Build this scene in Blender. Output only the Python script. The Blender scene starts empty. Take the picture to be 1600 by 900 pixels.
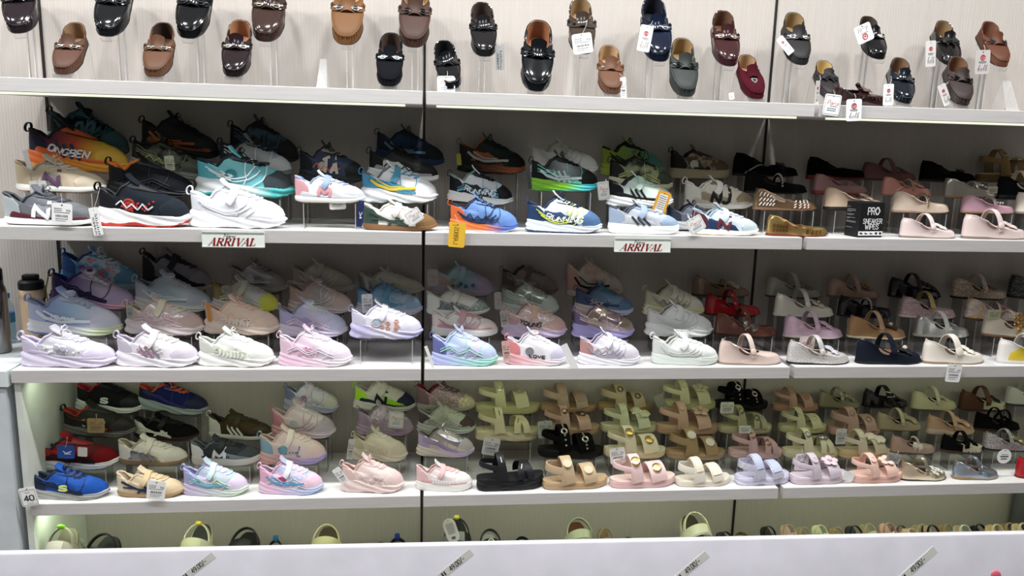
import bpy, math, random
from mathutils import Vector, Matrix
random.seed(7)
SC = bpy.context.scene
COL = SC.collection
V = Vector
PI = math.pi
Z0 = 1.56                                   # the shelf heights below were measured from the lens; the floor is at z = 0

# ---------------------------------------------------------------- camera
F_PX, YAW, PITCH, ROLL = 1241.2, 0.1109, 0.1859, 0.0273
CAM = V((0.0067, -2.7507, 0.1094 + Z0))
FWD = V((math.sin(YAW)*math.cos(PITCH), math.cos(YAW)*math.cos(PITCH), -math.sin(PITCH)))
_r = V((math.cos(YAW), -math.sin(YAW), 0)); _u = _r.cross(FWD)
RGT = math.cos(ROLL)*_r + math.sin(ROLL)*_u
UPV = -math.sin(ROLL)*_r + math.cos(ROLL)*_u
cam = bpy.data.cameras.new('camera'); cam.sensor_width = 36; cam.lens = F_PX/1600*36; cam.clip_start = .02
cob = bpy.data.objects.new('camera', cam); COL.objects.link(cob)
M = Matrix((RGT, UPV, -FWD)).transposed().to_4x4(); M.translation = CAM
cob.matrix_world = M
SC.camera = cob
def at(x, y, Y):
    """pixel of the photograph -> the point of the depth plane Y it looks at"""
    d = FWD*F_PX + RGT*(x-800) - UPV*(y-450)
    return CAM + d*((Y-CAM.y)/d.y)

# ---------------------------------------------------------------- light and exposure
SC.view_settings.view_transform = 'Standard'; SC.view_settings.look = 'None'
SC.view_settings.gamma = 1; SC.view_settings.use_curve_mapping = False
SC.view_settings.exposure = -0.75
w = bpy.data.worlds.new('world'); SC.world = w; w.use_nodes = True
w.node_tree.nodes['Background'].inputs[0].default_value = (0.96, 1, .93, 1)
w.node_tree.nodes['Background'].inputs[1].default_value = 0.13
def area(name, loc, aim, sx, sy, power, col=(1, 1, 1), spread=PI):
    l = bpy.data.lights.new(name, 'AREA'); l.shape = 'RECTANGLE'; l.size = sx; l.size_y = sy
    l.energy = power; l.color = col; l.spread = spread
    o = bpy.data.objects.new(name, l); COL.objects.link(o); o.location = loc
    o.rotation_euler = (V(aim)-V(loc)).to_track_quat('-Z', 'Y').to_euler()
    return o
KEY, FRONT = 30.0, 15.0
for i in range(7):                          # ceiling downlights along the display
    x = -2.1 + i*.75
    area('ceiling_downlight', (x, -1.0, 3.14), (x, -.42, 1.0), .13, .10, KEY*(1 if i < 5 else .72), (.98, .99, 1))
for i in range(3):                          # the shop's ceiling panels further out
    x = -1.6 + i*1.6
    area('ceiling_panel_light', (x, -2.1, 3.15), (x, -.3, 1.6), .6, .6, FRONT, (.96, .98, 1))

for i in range(4):                          # unseen narrow lights added to brighten the foreground panel
    x = -1.5 + i*1.0
    area('panel_fill_light', (x, -2.0, 3.2), (x, -1.75, 0), .2, .2, 6.5, (.97, .97, 1), math.radians(70))
area('left_wall_fill', (-2.05, -.46, 2.5), (-1.42, 0, 1.45), .08, .08, 3.4, (.97, .98, 1), math.radians(70))  # unseen lamp added to brighten the wall left of the shelves

# ---------------------------------------------------------------- mesh collecting
class G:
    def __init__(s): s.v = []; s.f = []; s.m = []
    def grid(s, rows, cu=False, cv=False, m=0, cap0=False, cap1=False):
        b = len(s.v); nr = len(rows); nc = len(rows[0])
        for r in rows: s.v += [tuple(p) for p in r]
        for i in range(nr if cv else nr-1):
            i2 = (i+1) % nr
            for j in range(nc if cu else nc-1):
                j2 = (j+1) % nc
                s.f.append((b+i*nc+j, b+i*nc+j2, b+i2*nc+j2, b+i2*nc+j)); s.m.append(m)
        if cap0: s.f.append(tuple(b+j for j in range(nc))[::-1]); s.m.append(m)
        if cap1: s.f.append(tuple(b+(nr-1)*nc+j for j in range(nc))); s.m.append(m)
        return s
    def tube(s, path, r, n=6, closed=False, m=0):
        P = [V(p) for p in path]; k = len(P); rows = []; pr = None
        for i in range(k):
            a = P[(i-1) % k] if (closed or i) else P[i]; c = P[(i+1) % k] if (closed or i < k-1) else P[i]
            t = (c-a).normalized() if (c-a).length > 1e-9 else V((1, 0, 0))
            if pr is None:
                h = V((0, 0, 1)) if abs(t.z) < .9 else V((1, 0, 0)); pr = (h-t*h.dot(t)).normalized()
            else:
                q = pr-t*pr.dot(t); pr = q.normalized() if q.length > 1e-6 else pr
            bi = t.cross(pr); rr = r[i] if isinstance(r, (list, tuple)) else r
            rows.append([P[i]+(pr*math.cos(2*PI*j/n)+bi*math.sin(2*PI*j/n))*rr for j in range(n)])
        return s.grid(rows, cu=True, cv=closed, m=m, cap0=not closed, cap1=not closed)
    def box(s, c, d, rot=None, m=0, bev=0, mf=None):
        c = V(c); hx, hy, hz = d[0]/2, d[1]/2, d[2]/2
        if bev:
            bev = min(bev, hx*.98, hy*.98, hz*.98); rows = []
            def ring(ix, iz): 
                q = []
                for (sx, sy) in ((1, 1), (-1, 1), (-1, -1), (1, -1)):
                    ex, ey = hx-ix, hy-ix; k = min(bev, ex, ey)
                    a = [(sx*ex, sy*(ey-k)), (sx*(ex-k*.3), sy*(ey-k*.3)), (sx*(ex-k), sy*ey)]
                    if sx*sy < 0: a = a[::-1]
                    q += [V((p[0], p[1], iz)) for p in a]
                return q
            for ix, iz in ((bev, -hz), (bev*.3, -hz+bev*.3), (0, -hz+bev), (0, hz-bev), (bev*.3, hz-bev*.3), (bev, hz)): rows.append(ring(ix, iz))
            if rot: rows = [[rot @ p for p in r] for r in rows]
            return s.grid([[c+p for p in r] for r in rows], cu=True, m=m, cap0=True, cap1=True)
        p = [V((x, y, z)) for z in (-hz, hz) for (x, y) in ((-hx, -hy), (hx, -hy), (hx, hy), (-hx, hy))]
        if rot: p = [rot @ q for q in p]
        b = len(s.v); s.v += [tuple(c+q) for q in p]
        for f in ((3, 2, 1, 0), (4, 5, 6, 7), (0, 1, 5, 4), (1, 2, 6, 5), (2, 3, 7, 6), (3, 0, 4, 7)):
            s.f.append(tuple(b+i for i in f)); s.m.append(m if mf is None or f != (0, 1, 5, 4) else mf)
        return s
    def ribbon(s, path, nor, w, th, m=0, closed=False):
        """a strap: path points, outward normals, width (number or list), thickness outward"""
        k = len(path); rows = []
        for i in range(k):
            a = path[i-1] if (i or closed) else path[i]; c = path[(i+1) % k] if (i < k-1 or closed) else path[i]
            t = (c-a).normalized(); n = nor[i]; n = (n-t*n.dot(t)).normalized(); b = t.cross(n)
            ww = (w[i] if isinstance(w, (list, tuple)) else w)/2
            p = path[i]
            rows.append([p-b*ww, p-b*ww+n*th*.8, p-b*ww*.75+n*th, p+b*ww*.75+n*th, p+b*ww+n*th*.8, p+b*ww])
        return s.grid(rows, cu=True, cv=closed, m=m, cap0=not closed, cap1=not closed)
    def ball(s, c, r, n=8, sc=(1, 1, 1), m=0, rot=None):
        c = V(c); rows = []
        for i in range(n//2+1):
            a = PI*max(.02, min(.98, i/(n//2)))
            q = [V((r*sc[0]*math.sin(a)*math.cos(2*PI*j/n), r*sc[1]*math.sin(a)*math.sin(2*PI*j/n), -r*sc[2]*math.cos(a))) for j in range(n)]
            rows.append([c+(rot @ p if rot else p) for p in q])
        return s.grid(rows, cu=True, m=m, cap0=True, cap1=True)
    def lathe(s, c, prof, n=20, m=0, rot=None):
        c = V(c); rows = []
        for r, z in prof:
            q = [V((max(r, 1e-5)*math.cos(2*PI*j/n), max(r, 1e-5)*math.sin(2*PI*j/n), z)) for j in range(n)]
            rows.append([c+(rot @ p if rot else p) for p in q])
        return s.grid(rows, cu=True, m=m, cap0=True, cap1=True)
def part(name, g, mats, parent=None, smooth=True, sharp=.7):
    me = bpy.data.meshes.new(name)
    me.from_pydata(g.v, [], g.f)
    if not isinstance(mats, (list, tuple)): mats = [mats]
    for x in mats: me.materials.append(mat(x))
    if len(mats) > 1: me.polygons.foreach_set('material_index', g.m)
    if smooth:
        me.polygons.foreach_set('use_smooth', [True]*len(me.polygons)); me.set_sharp_from_angle(angle=sharp)
    me.update()
    o = bpy.data.objects.new(name, me); COL.objects.link(o)
    if parent: o.parent = parent
    return o
def tag(o, label, cat, group=None):
    o['label'] = label; o['category'] = cat
    if group: o['group'] = group
    return o
def empty(name, mw, label, cat, group=None):
    o = bpy.data.objects.new(name, None); COL.objects.link(o); o.empty_display_size = .02
    o.matrix_world = mw
    return tag(o, label, cat, group)

# ---------------------------------------------------------------- materials: one letter for the finish, then colours
#  plain fabric/leather, ! patent, * metal, ~ glitter, ^ suede, # mesh knit;   aaaaaa>bbbbbb fades heel to toe, aaaaaa%bbbbbb is blotched
def lin(h, sat=1.0):
    c = [int(h[i:i+2], 16)/255 for i in (0, 2, 4)]
    if sat != 1.0: y = .3*c[0]+.59*c[1]+.11*c[2]; c = [y+(x-y)*sat for x in c]
    return tuple((x/12.92 if x <= .04045 else ((x+.055)/1.055)**2.4) for x in c)+(1,)
MATS = {}
SAT = .87
def mat(spec):
    if not isinstance(spec, str): return spec
    if spec in MATS: return MATS[spec]
    fin = spec[0] if spec[0] in '!*~^#' else ''
    s = spec[1:] if fin else spec
    m = bpy.data.materials.new('finish'); m.use_nodes = True; nt = m.node_tree; N = nt.nodes; K = nt.links.new
    b = N['Principled BSDF']; MATS[spec] = m
    b.inputs['Roughness'].default_value = {'': .55, '!': .12, '*': .28, '~': .4, '^': .9, '#': .75}[fin]
    b.inputs['Specular IOR Level'].default_value = {'': .35, '!': .6, '*': .5, '~': .6, '^': .1, '#': .2}[fin]
    if fin == '*': b.inputs['Metallic'].default_value = .85
    tc = N.new('ShaderNodeTexCoord'); out = None
    if '>' in s:
        cs = s.split('>'); sx = N.new('ShaderNodeSeparateXYZ'); K(tc.outputs['Generated'], sx.inputs[0])
        r = N.new('ShaderNodeValToRGB'); K(sx.outputs[0], r.inputs[0])
        while len(r.color_ramp.elements) < len(cs): r.color_ramp.elements.new(.5)
        for i, c in enumerate(cs): r.color_ramp.elements[i].position = .2+.6*i/(len(cs)-1); r.color_ramp.elements[i].color = lin(c, SAT)
        out = r.outputs[0]
    elif '%' in s:
        cs = s.split('%'); nz = N.new('ShaderNodeTexNoise'); nz.inputs['Scale'].default_value = 38; nz.inputs['Detail'].default_value = 1.5
        K(tc.outputs['Object'], nz.inputs['Vector'])
        r = N.new('ShaderNodeValToRGB'); K(nz.outputs[0], r.inputs[0])
        while len(r.color_ramp.elements) < len(cs): r.color_ramp.elements.new(.5)
        for i, c in enumerate(cs): r.color_ramp.elements[i].position = .40+.20*i/(len(cs)-1); r.color_ramp.elements[i].color = lin(c, SAT)
        out = r.outputs[0]
    else: b.inputs['Base Color'].default_value = lin(s, SAT)
    if out: K(out, b.inputs['Base Color'])
    if fin == '~':
        vo = N.new('ShaderNodeTexVoronoi'); vo.inputs['Scale'].default_value = 420; K(tc.outputs['Object'], vo.inputs['Vector'])
        hs = N.new('ShaderNodeMixRGB'); hs.blend_type = 'MIX'; r = N.new('ShaderNodeValToRGB'); sp = N.new('ShaderNodeSeparateColor')
        K(vo.outputs['Color'], sp.inputs[0]); K(sp.outputs[0], r.inputs[0])
        r.color_ramp.elements[0].position = .62; r.color_ramp.elements[1].position = .8
        K(r.outputs[0], hs.inputs[0])
        if out: K(out, hs.inputs[1])
        else: hs.inputs[1].default_value = lin(s, SAT)
        c = lin(s[:6], SAT); hs.inputs[2].default_value = tuple(min(1, x*1.6+.22) for x in c[:3])+(1,)
        K(hs.outputs[0], b.inputs['Base Color'])
        mx = N.new('ShaderNodeMath'); mx.operation = 'MULTIPLY'; K(r.outputs[0], mx.inputs[0]); mx.inputs[1].default_value = .7; K(mx.outputs[0], b.inputs['Metallic'])
        bp = N.new('ShaderNodeBump'); bp.inputs['Strength'].default_value = .5; bp.inputs['Distance'].default_value = .001; K(sp.outputs[1], bp.inputs['Height']); K(bp.outputs[0], b.inputs['Normal'])
    if fin == '#':
        vo = N.new('ShaderNodeTexVoronoi'); vo.inputs['Scale'].default_value = 300; K(tc.outputs['Object'], vo.inputs['Vector'])
        bp = N.new('ShaderNodeBump'); bp.inputs['Strength'].default_value = .6; bp.inputs['Distance'].default_value = .002; K(vo.outputs['Distance'], bp.inputs['Height']); K(bp.outputs[0], b.inputs['Normal'])
    return m
def laminate(name, col, rough=.5, stripes=False, grain=False):
    m = bpy.data.materials.new(name); m.use_nodes = True; nt = m.node_tree; N = nt.nodes; K = nt.links.new
    b = N['Principled BSDF']; b.inputs['Roughness'].default_value = rough; b.inputs['Specular IOR Level'].default_value = .25
    tc = N.new('ShaderNodeTexCoord'); mp = N.new('ShaderNodeMapping'); K(tc.outputs['Object'], mp.inputs[0])
    nz = N.new('ShaderNodeTexNoise'); K(mp.outputs[0], nz.inputs['Vector']); nz.inputs['Detail'].default_value = 3
    mp.inputs['Scale'].default_value = (90, 8, 2.2) if stripes else ((5, 60, 90) if grain else (9, 9, 9)); nz.inputs['Scale'].default_value = 1.6
    r = N.new('ShaderNodeValToRGB'); K(nz.outputs[0], r.inputs[0]); c = lin(col)
    d = .93 if stripes else .90
    r.color_ramp.elements[0].position = .3; r.color_ramp.elements[1].position = .7
    r.color_ramp.elements[0].color = tuple(x*d for x in c[:3])+(1,); r.color_ramp.elements[1].color = c
    K(r.outputs[0], b.inputs['Base Color'])
    if stripes:
        wv = N.new('ShaderNodeTexWave'); wv.inputs['Scale'].default_value = 32; wv.inputs['Distortion'].default_value = .4; K(tc.outputs['Object'], wv.inputs['Vector'])
        bp = N.new('ShaderNodeBump'); bp.inputs['Strength'].default_value = .2; bp.inputs['Distance'].default_value = .002; K(wv.outputs['Fac'], bp.inputs['Height']); K(bp.outputs[0], b.inputs['Normal'])
    return m
def clear(name, opac=.12, tint=(1, 1, 1), body=.9):
    m = bpy.data.materials.new(name); m.use_nodes = True; nt = m.node_tree; N = nt.nodes; K = nt.links.new
    b = N['Principled BSDF']; b.inputs['Base Color'].default_value = (*[body*t for t in tint], 1); b.inputs['Roughness'].default_value = .08
    t = N.new('ShaderNodeBsdfTransparent'); t.inputs[0].default_value = (*[.97*q for q in tint], 1)
    fr = N.new('ShaderNodeFresnel'); fr.inputs[0].default_value = 1.3
    ad = N.new('ShaderNodeMath'); ad.operation = 'ADD'; ad.use_clamp = True; ml = N.new('ShaderNodeMath'); ml.operation = 'MULTIPLY'; ml.inputs[1].default_value = .45; K(fr.outputs[0], ml.inputs[0]); K(ml.outputs[0], ad.inputs[0]); ad.inputs[1].default_value = opac
    mx = N.new('ShaderNodeMixShader'); K(ad.outputs[0], mx.inputs[0]); K(t.outputs[0], mx.inputs[1]); K(b.outputs[0], mx.inputs[2])
    K(mx.outputs[0], N['Material Output'].inputs[0]); return m
def glow(name, col, st):
    m = bpy.data.materials.new(name); m.use_nodes = True; b = m.node_tree.nodes['Principled BSDF']
    b.inputs['Base Color'].default_value = (*col, 1); b.inputs['Emission Color'].default_value = (*col, 1); b.inputs['Emission Strength'].default_value = st
    return m
M_WALL = laminate('ribbed_wall_panel', 'b7b0a9', .6, stripes=True)
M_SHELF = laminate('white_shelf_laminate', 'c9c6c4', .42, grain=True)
M_TOP_LIT = laminate('shelf_top_painted_light', 'efedeb', .35)  # whiter than the edges: brightness of the lit tops painted into the colour
M_CAB = laminate('white_cabinet', 'd2d8dc', .45)
M_ACR = clear('clear_acrylic', .0, body=.12); M_SHEET = clear('acrylic_sheet', .10); M_EDGE = clear('acrylic_edge', .42)

# ---------------------------------------------------------------- the room: wall, floor, ceiling
ZS = [z+Z0 for z in (.2383, -.1735, -.5979, -1.0191, -1.44)]
DEP = .366; TH = .039; XW = 1.2
def struct(name, g, m, **k):
    o = part(name, g, m, smooth=False); o['kind'] = 'structure'; return o
struct('wall_back', G().box((.3, .03, 1.6), (6.4, .06, 3.4)), M_WALL)
struct('floor', G().box((.3, -1.9, -.02), (6.4, 4.0, .04)), laminate('floor_tile', 'a8a29c', .3))
struct('ceiling', G().box((.3, -1.9, 3.32), (6.4, 4.0, .04)), laminate('ceiling_paint', 'd8d8d6', .8))
def seamline(n, x, w=.008):
    struct('trim_%d' % n, G().box((x, -.002, 1.6), (w, .004, 3.2)), '141210')
for n, x in enumerate((-XW, 0, XW, 2*XW)): seamline(n+1, x)
struct('wall_right', G().box((2.60, -.25, 1.6), (.04, .5, 3.3)), M_WALL)

# ---------------------------------------------------------------- shelves
M_LED = glow('led_tube', (.9, 1, .72), 1.7)
ROWW = ['top', 'second', 'third', 'fourth', 'lowest']
def shelf(row, x0, x1, label, cut=False, led=True):
    z = ZS[row]; g = G(); t = TH; d = DEP
    if cut:
        poly = [(-XW, -.002), (x1, -.002), (x1, -d), (x0, -d), (x0, -d+.02)]
    else: poly = [(x0, -.002), (x1, -.002), (x1, -d), (x0, -d)]
    n = len(poly); b = .0015
    ins = [(x+(b if x == x0 else -b if x == x1 else 0), y+(b if y == -d else 0)) for x, y in poly]
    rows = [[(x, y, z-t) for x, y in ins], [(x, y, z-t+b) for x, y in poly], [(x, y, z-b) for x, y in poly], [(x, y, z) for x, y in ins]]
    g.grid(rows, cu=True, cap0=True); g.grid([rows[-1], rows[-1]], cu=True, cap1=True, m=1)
    o = part('shelf_board', g, [M_SHELF, M_TOP_LIT], smooth=False); tag(o, label, 'shelf', 'shelf boards of the wall display')
    if led:
        a, c = (x0+.02 if cut else x0+.03), x1-.05
        q = part('led_strip', G().box(((a+c)/2, -d+(.016 if row == 0 else .06), z-t-.003), (c-a, .009, .006)), M_LED, o, smooth=False)
        q['label'] = 'thin lit led strip under the front edge'
    return o
gp = .009
words = ['left', 'middle', 'right']
for r in range(4):
    led = True
    xl = -1.40 if r < 2 else (-XW if r == 2 else -XW+.0215)
    L3 = [(xl, -gp*.5), (gp*.7, XW-gp), (XW+gp, 2.42)]
    for i, (a, c) in enumerate(L3):
        if i == 0: what = ['under the leftmost loafers', 'holding the left New Arrival sign', 'beside the bottles and counter', 'below the blue mesh sneaker'][r]
        elif i == 1: what = ['between the two upright gaps', 'holding the right New Arrival sign', 'under the LOVE sneaker', 'under the black chunky sandal'][r]
        else: what = ['under the boat shoe lying down', 'under the sneaker wipes box', 'under the silver glitter mary jane', 'under the silver blue mary jane'][r]
        shelf(r, a, c, 'white %s shelf board %s' % (ROWW[r], what), cut=(i == 0 and r < 2), led=(r != 1))
o = shelf(4, -XW+.0215, 2.42, 'white lowest shelf board mostly hidden behind the foreground panel', led=False)
for r, pw in ((2, 2.2), (3, 4.6)):                  # light of the led strips of the lower bays
    for i in range(3):
        area('led_strip_light', (-.6+i*1.2, -DEP+.06, ZS[r]-TH-.012), (-.6+i*1.2, -.05, ZS[r]-.36), 1.05, .012, pw*.30, (.86, 1, .66))
    area('led_strip_light', (-1.12, -DEP+.06, ZS[r]-TH-.012), (-1.2, -.15, ZS[r]-.3), .06, .02, pw*.045, (.84, 1, .72))
# side panel and counter
g = G().box((-XW+.011, -DEP/2+.004, ZS[2]/2-TH/2), (.018, DEP-.01, ZS[2]-TH))
tag(part('side_panel', g, laminate('side_panel', 'd9ddd6', .5), smooth=False), 'white upright side panel closing the lower shelves on the left', 'panel')
ct = tag(part('counter_cabinet', G().box((-XW-.42, -DEP/2-.003, (ZS[2]-.055)/2), (.80, DEP-.004, ZS[2]-.055)), M_CAB, smooth=False), 'white cabinet with counter top carrying the bottles', 'cabinet')
part('counter_top', G().box((-XW-.418, -DEP/2-.005, ZS[2]-.025), (.82, DEP+.004, .05), bev=.002), laminate('counter_top', 'dde4e6', .4), ct, smooth=False)
# end post by the right end of the lower bay
o = part('display_post', G().lathe((at(1593, 800, -.036).x, -.036, 0), [(.03, ZS[4]+.0005), (.03, ZS[3]-TH-.002)], 20), '5c5f60'); tag(o, 'dark grey round post at the right end of lowest shelf', 'post')

# ---------------------------------------------------------------- stroke lettering
FONT = {k: [[tuple(map(float, p.split(','))) for p in s.split()] for s in v.split('|')] for k, v in {
'A': '0,0 .3,1 .6,0|.1,.35 .5,.35', 'B': '0,0 0,1 .4,1 .52,.88 .52,.64 .4,.53 0,.53|.4,.53 .58,.4 .58,.14 .42,0 0,0', 'C': '.58,.82 .4,1 .15,1 0,.8 0,.2 .15,0 .4,0 .58,.18',
'D': '0,0 0,1 .35,1 .58,.8 .58,.2 .35,0 0,0', 'E': '.55,0 0,0 0,1 .55,1|0,.52 .45,.52', 'F': '0,0 0,1 .55,1|0,.52 .42,.52', 'G': '.58,.82 .4,1 .15,1 0,.8 0,.2 .15,0 .4,0 .58,.2 .58,.48 .35,.48',
'H': '0,0 0,1|.58,0 .58,1|0,.5 .58,.5', 'I': '.1,0 .1,1', 'J': '0,.2 .12,0 .34,0 .46,.2 .46,1', 'K': '0,0 0,1|.56,1 0,.42|.2,.6 .58,0', 'L': '0,1 0,0 .52,0', 'M': '0,0 0,1 .36,.35 .72,1 .72,0', 'N': '0,0 0,1 .58,0 .58,1',
'O': '.15,0 0,.2 0,.8 .15,1 .43,1 .58,.8 .58,.2 .43,0 .15,0', 'P': '0,0 0,1 .4,1 .57,.85 .57,.6 .4,.46 0,.46', 'R': '0,0 0,1 .4,1 .57,.85 .57,.64 .4,.5 0,.5|.3,.5 .58,0', 'S': '.55,.84 .4,1 .15,1 .02,.82 .1,.6 .48,.42 .57,.2 .42,0 .15,0 .0,.16',
'T': '0,1 .6,1|.3,1 .3,0', 'U': '0,1 0,.2 .15,0 .43,0 .58,.2 .58,1', 'V': '0,1 .3,0 .6,1', 'W': '0,1 .2,0 .4,.7 .6,0 .8,1', 'X': '0,0 .58,1|0,1 .58,0', 'Y': '0,1 .3,.5 .6,1|.3,.5 .3,0', 'Z': '0,1 .58,1 0,0 .58,0',
'0': '.15,0 0,.2 0,.8 .15,1 .4,1 .55,.8 .55,.2 .4,0 .15,0', '1': '.1,.8 .3,1 .3,0', '4': '.42,0 .42,1 0,.3 .58,.3', '2': '.0,.8 .12,1 .42,1 .55,.82 .5,.6 .0,0 .56,0', '8': '.28,.52 .1,.62 .06,.85 .2,1 .38,1 .5,.85 .46,.62 .28,.52 .06,.4 .02,.15 .18,0 .38,0 .54,.15 .5,.4 .28,.52', '9': '.52,.55 .35,.45 .1,.5 0,.75 .12,1 .4,1 .53,.8 .5,.3 .2,0', '.': '.08,0 .14,0', '-': '.05,.45 .45,.45', '/': '0,-.1 .4,1.1',
'a': '.46,.45 .2,.5 .02,.3 .1,.03 .3,.03 .46,.3 .46,.5|.46,.3 .5,0', 'r': '0,0 .06,.5|.05,.3 .2,.5 .36,.46', 'i': '.1,.5 .1,.05 .2,0|.1,.72 .12,.76', 's': '.36,.46 .1,.5 .06,.32 .34,.2 .3,.02 .0,.04', 'e': '.02,.26 .42,.3 .34,.48 .12,.48 .02,.22 .14,.0 .42,.08', 'w': '0,.5 .12,.02 .3,.44 .46,.02 .64,.52',
'b': '.0,.4 .3,1.0 .22,1.1 .08,.7 .04,.05 .3,.0 .4,.3 .2,.46 .06,.25', 'o': '.2,.46 .02,.3 .08,.02 .32,.02 .42,.28 .3,.46 .2,.46', 'l': '.0,.3 .3,1.0 .2,1.1 .1,.7 .14,.05 .3,.1', ' ': '0,0 0,0'}.items()}
def text_strokes(t, gap=.18):
    x = 0; out = []
    for ch in t:
        ss = FONT[ch]; wd = max(p[0] for s in ss for p in s)
        if ch != ' ': out += [[(x+p[0], p[1]) for p in s] for s in ss]
        x += (wd if ch != ' ' else .3)+gap
    return out, x-gap
def flat_strokes(g, strokes, T, wd, m=0):
    """thin flat ribbons for print; T maps (x, y) to a point, wd is the stroke width in x-units"""
    for s in strokes:
        for (a, b) in zip(s[:-1], s[1:]):
            dx, dy = b[0]-a[0], b[1]-a[1]; l = math.hypot(dx, dy)
            if l < 1e-6: continue
            ux, uy = dx/l*wd/2, dy/l*wd/2; nx, ny = -uy, ux
            i = len(g.v)
            g.v += [tuple(T(a[0]-ux+nx, a[1]-uy+ny)), tuple(T(a[0]-ux-nx, a[1]-uy-ny)), tuple(T(b[0]+ux-nx, b[1]+uy-ny)), tuple(T(b[0]+ux+nx, b[1]+uy+ny))]
            g.f.append((i, i+1, i+2, i+3)); g.m.append(m)
    return g

# ---------------------------------------------------------------- shoe geometry (x heel to toe, -y the side we see, z up)
def vmap(s):
    """height fraction of the side wall -> the skin's own parameter"""
    if s <= .7: return .32*(1-math.sqrt(1-(max(0, s)/.78)**2))
    return .1788+(s-.7)/.3*.8212
def interp(T, t):
    if t <= T[0][0]: return T[0][1]
    for (a, p), (b, q) in zip(T[:-1], T[1:]):
        if t <= b:
            k = (t-a)/(b-a); k = k*k*(3-2*k) if len(T) > 2 else k
            return p+(q-p)*k
    return T[-1][1]
FOOT = [(0, .66), (.12, .76), (.3, .74), (.5, .80), (.7, 1.0), (.86, .93), (1, .68)]
class Shell:
    """the skin between the sole's outline and the shoe's opening"""
    def __init__(s, L, W, zs, x0, x1, wo, top, c, foot=FOOT, power=.62, toeaxis=.0, xin=.012):
        s.L, s.W, s.zs, s.x0, s.x1, s.wo, s.top, s.c, s.foot, s.power, s.xin = L, W, zs, x0, x1, wo, top, c, foot, power, xin
    def outline(s, ph, k=1.0):
        t = (1-math.cos(ph))/2; sn = math.sin(ph)
        return t, -math.copysign(s.W*s.L/2*interp(s.foot, t)*abs(sn)**s.power*k, sn) if abs(sn) > 1e-9 else 0
    def U(s, ph, v):
        L = s.L; t, y = s.outline(ph, .97); bx = L*(s.xin+t*(1-2*s.xin))
        ox = L*(s.x0+(s.x1-s.x0)*t); sn = math.sin(ph)
        if callable(s.wo): oy = -math.copysign(s.wo(t)*s.W*L/2*abs(sn)**.75, sn)
        else: oy = -math.copysign(s.wo*L*abs(sn)**.8, sn)
        zb = s.zs(t)*L-.006*L; zt = interp(s.top, t)*L; c = interp(s.c, t)
        q = min(v/.32, 1); g = c*math.sqrt(max(0, 1-(1-q)**2))+(1-c)*v
        bul = math.sin(PI*min(1, v*1.15))*.035
        return V((bx+(ox-bx)*v, (y+(oy-y)*v)*(1+bul), zb+(zt-zb)*g))
    def Nrm(s, ph, v):
        e = 1e-3; v = min(max(v, .01), .97)
        a = s.U(ph+e, v)-s.U(ph-e, v); b = s.U(ph, v+e)-s.U(ph, v-e); n = a.cross(b)
        if n.length < 1e-14: return V((0, 0, 1))
        n.normalize(); p = s.U(ph, v)
        o = p-V((s.L*(.12+.72*p.x/s.L), 0, s.L*.02))
        return n if n.dot(o) > 0 else -n
    def side(s, x, v):
        t = (x-s.x0*v)/(1-v+(s.x1-s.x0)*v); return math.acos(max(-1, min(1, 1-2*min(.995, max(.005, t)))))
    def skin(s, g, nv=9, na=44, m=0):
        return g.grid([[s.U(2*PI*i/na, v/(nv-1)) for i in range(na)] for v in range(nv)], cu=True, m=m)
    def patch(s, g, p0, p1, v0, v1, off, nu=18, nv=6, m=0):
        rows = []
        for i in range(nu+1):
            ph = p0+(p1-p0)*i/nu; a = v0(i/nu) if callable(v0) else v0; b = v1(i/nu) if callable(v1) else v1
            r = [s.U(ph, a+(b-a)*j/nv)+s.Nrm(ph, a+(b-a)*j/nv)*(off if 0 < j < nv else 0) for j in range(nv+1)]
            rows.append(r)
        return g.grid(rows, m=m)
    def region(s, g, bot, top, off, nu=12, nv=5, m=0):
        """panel on the visible side between two curves given as (x, v) lists"""
        def samp(c, k):
            q = k*(len(c)-1); i = min(int(q), len(c)-2); f = q-i
            return c[i][0]+(c[i+1][0]-c[i][0])*f, c[i][1]+(c[i+1][1]-c[i][1])*f
        rows = []
        for i in range(nu+1):
            a, b = samp(bot, i/nu), samp(top, i/nu); r = []
            for j in range(nv+1):
                f = j/nv; x, v = a[0]+(b[0]-a[0])*f, vmap(a[1]+(b[1]-a[1])*f); ph = s.side(x, v)
                r.append(s.U(ph, v)+s.Nrm(ph, v)*(off if (0 < i < nu and 0 < j < nv) else off*.2))
            rows.append(r)
        return g.grid(rows, m=m)
    def stroke(s, g, pts, wd, th, m=0, sub=4):
        q = []
        for a, b in zip(pts[:-1], pts[1:]):
            for k in range(sub): q.append((a[0]+(b[0]-a[0])*k/sub, a[1]+(b[1]-a[1])*k/sub))
        q.append(pts[-1]); P = []; N = []
        for x, v in q:
            v = vmap(v); ph = s.side(x, v); n = s.Nrm(ph, v); P.append(s.U(ph, v)+n*.009*s.L); N.append(n)
        return g.ribbon(P, N, wd*s.L, th*s.L, m=m)
    def lining(s, g, zi, m=0, m2=0):
        na = 36; rows = []
        for v, k in ((0, 1), (.0, .93), (.35, .90), (1, .9)):
            r = []
            for i in range(na):
                ph = 2*PI*i/na; o = s.U(ph, 1); t, y = s.outline(ph, .86)
                fl = V((s.L*(.05+.9*t), y, zi*s.L)); cx = s.L*(s.x0+s.x1)/2
                oo = V((cx+(o.x-cx)*k, o.y*k, o.z))
                r.append(oo+(fl-oo)*v)
            rows.append(r)
        g.grid(rows, cu=True, m=m)
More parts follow.
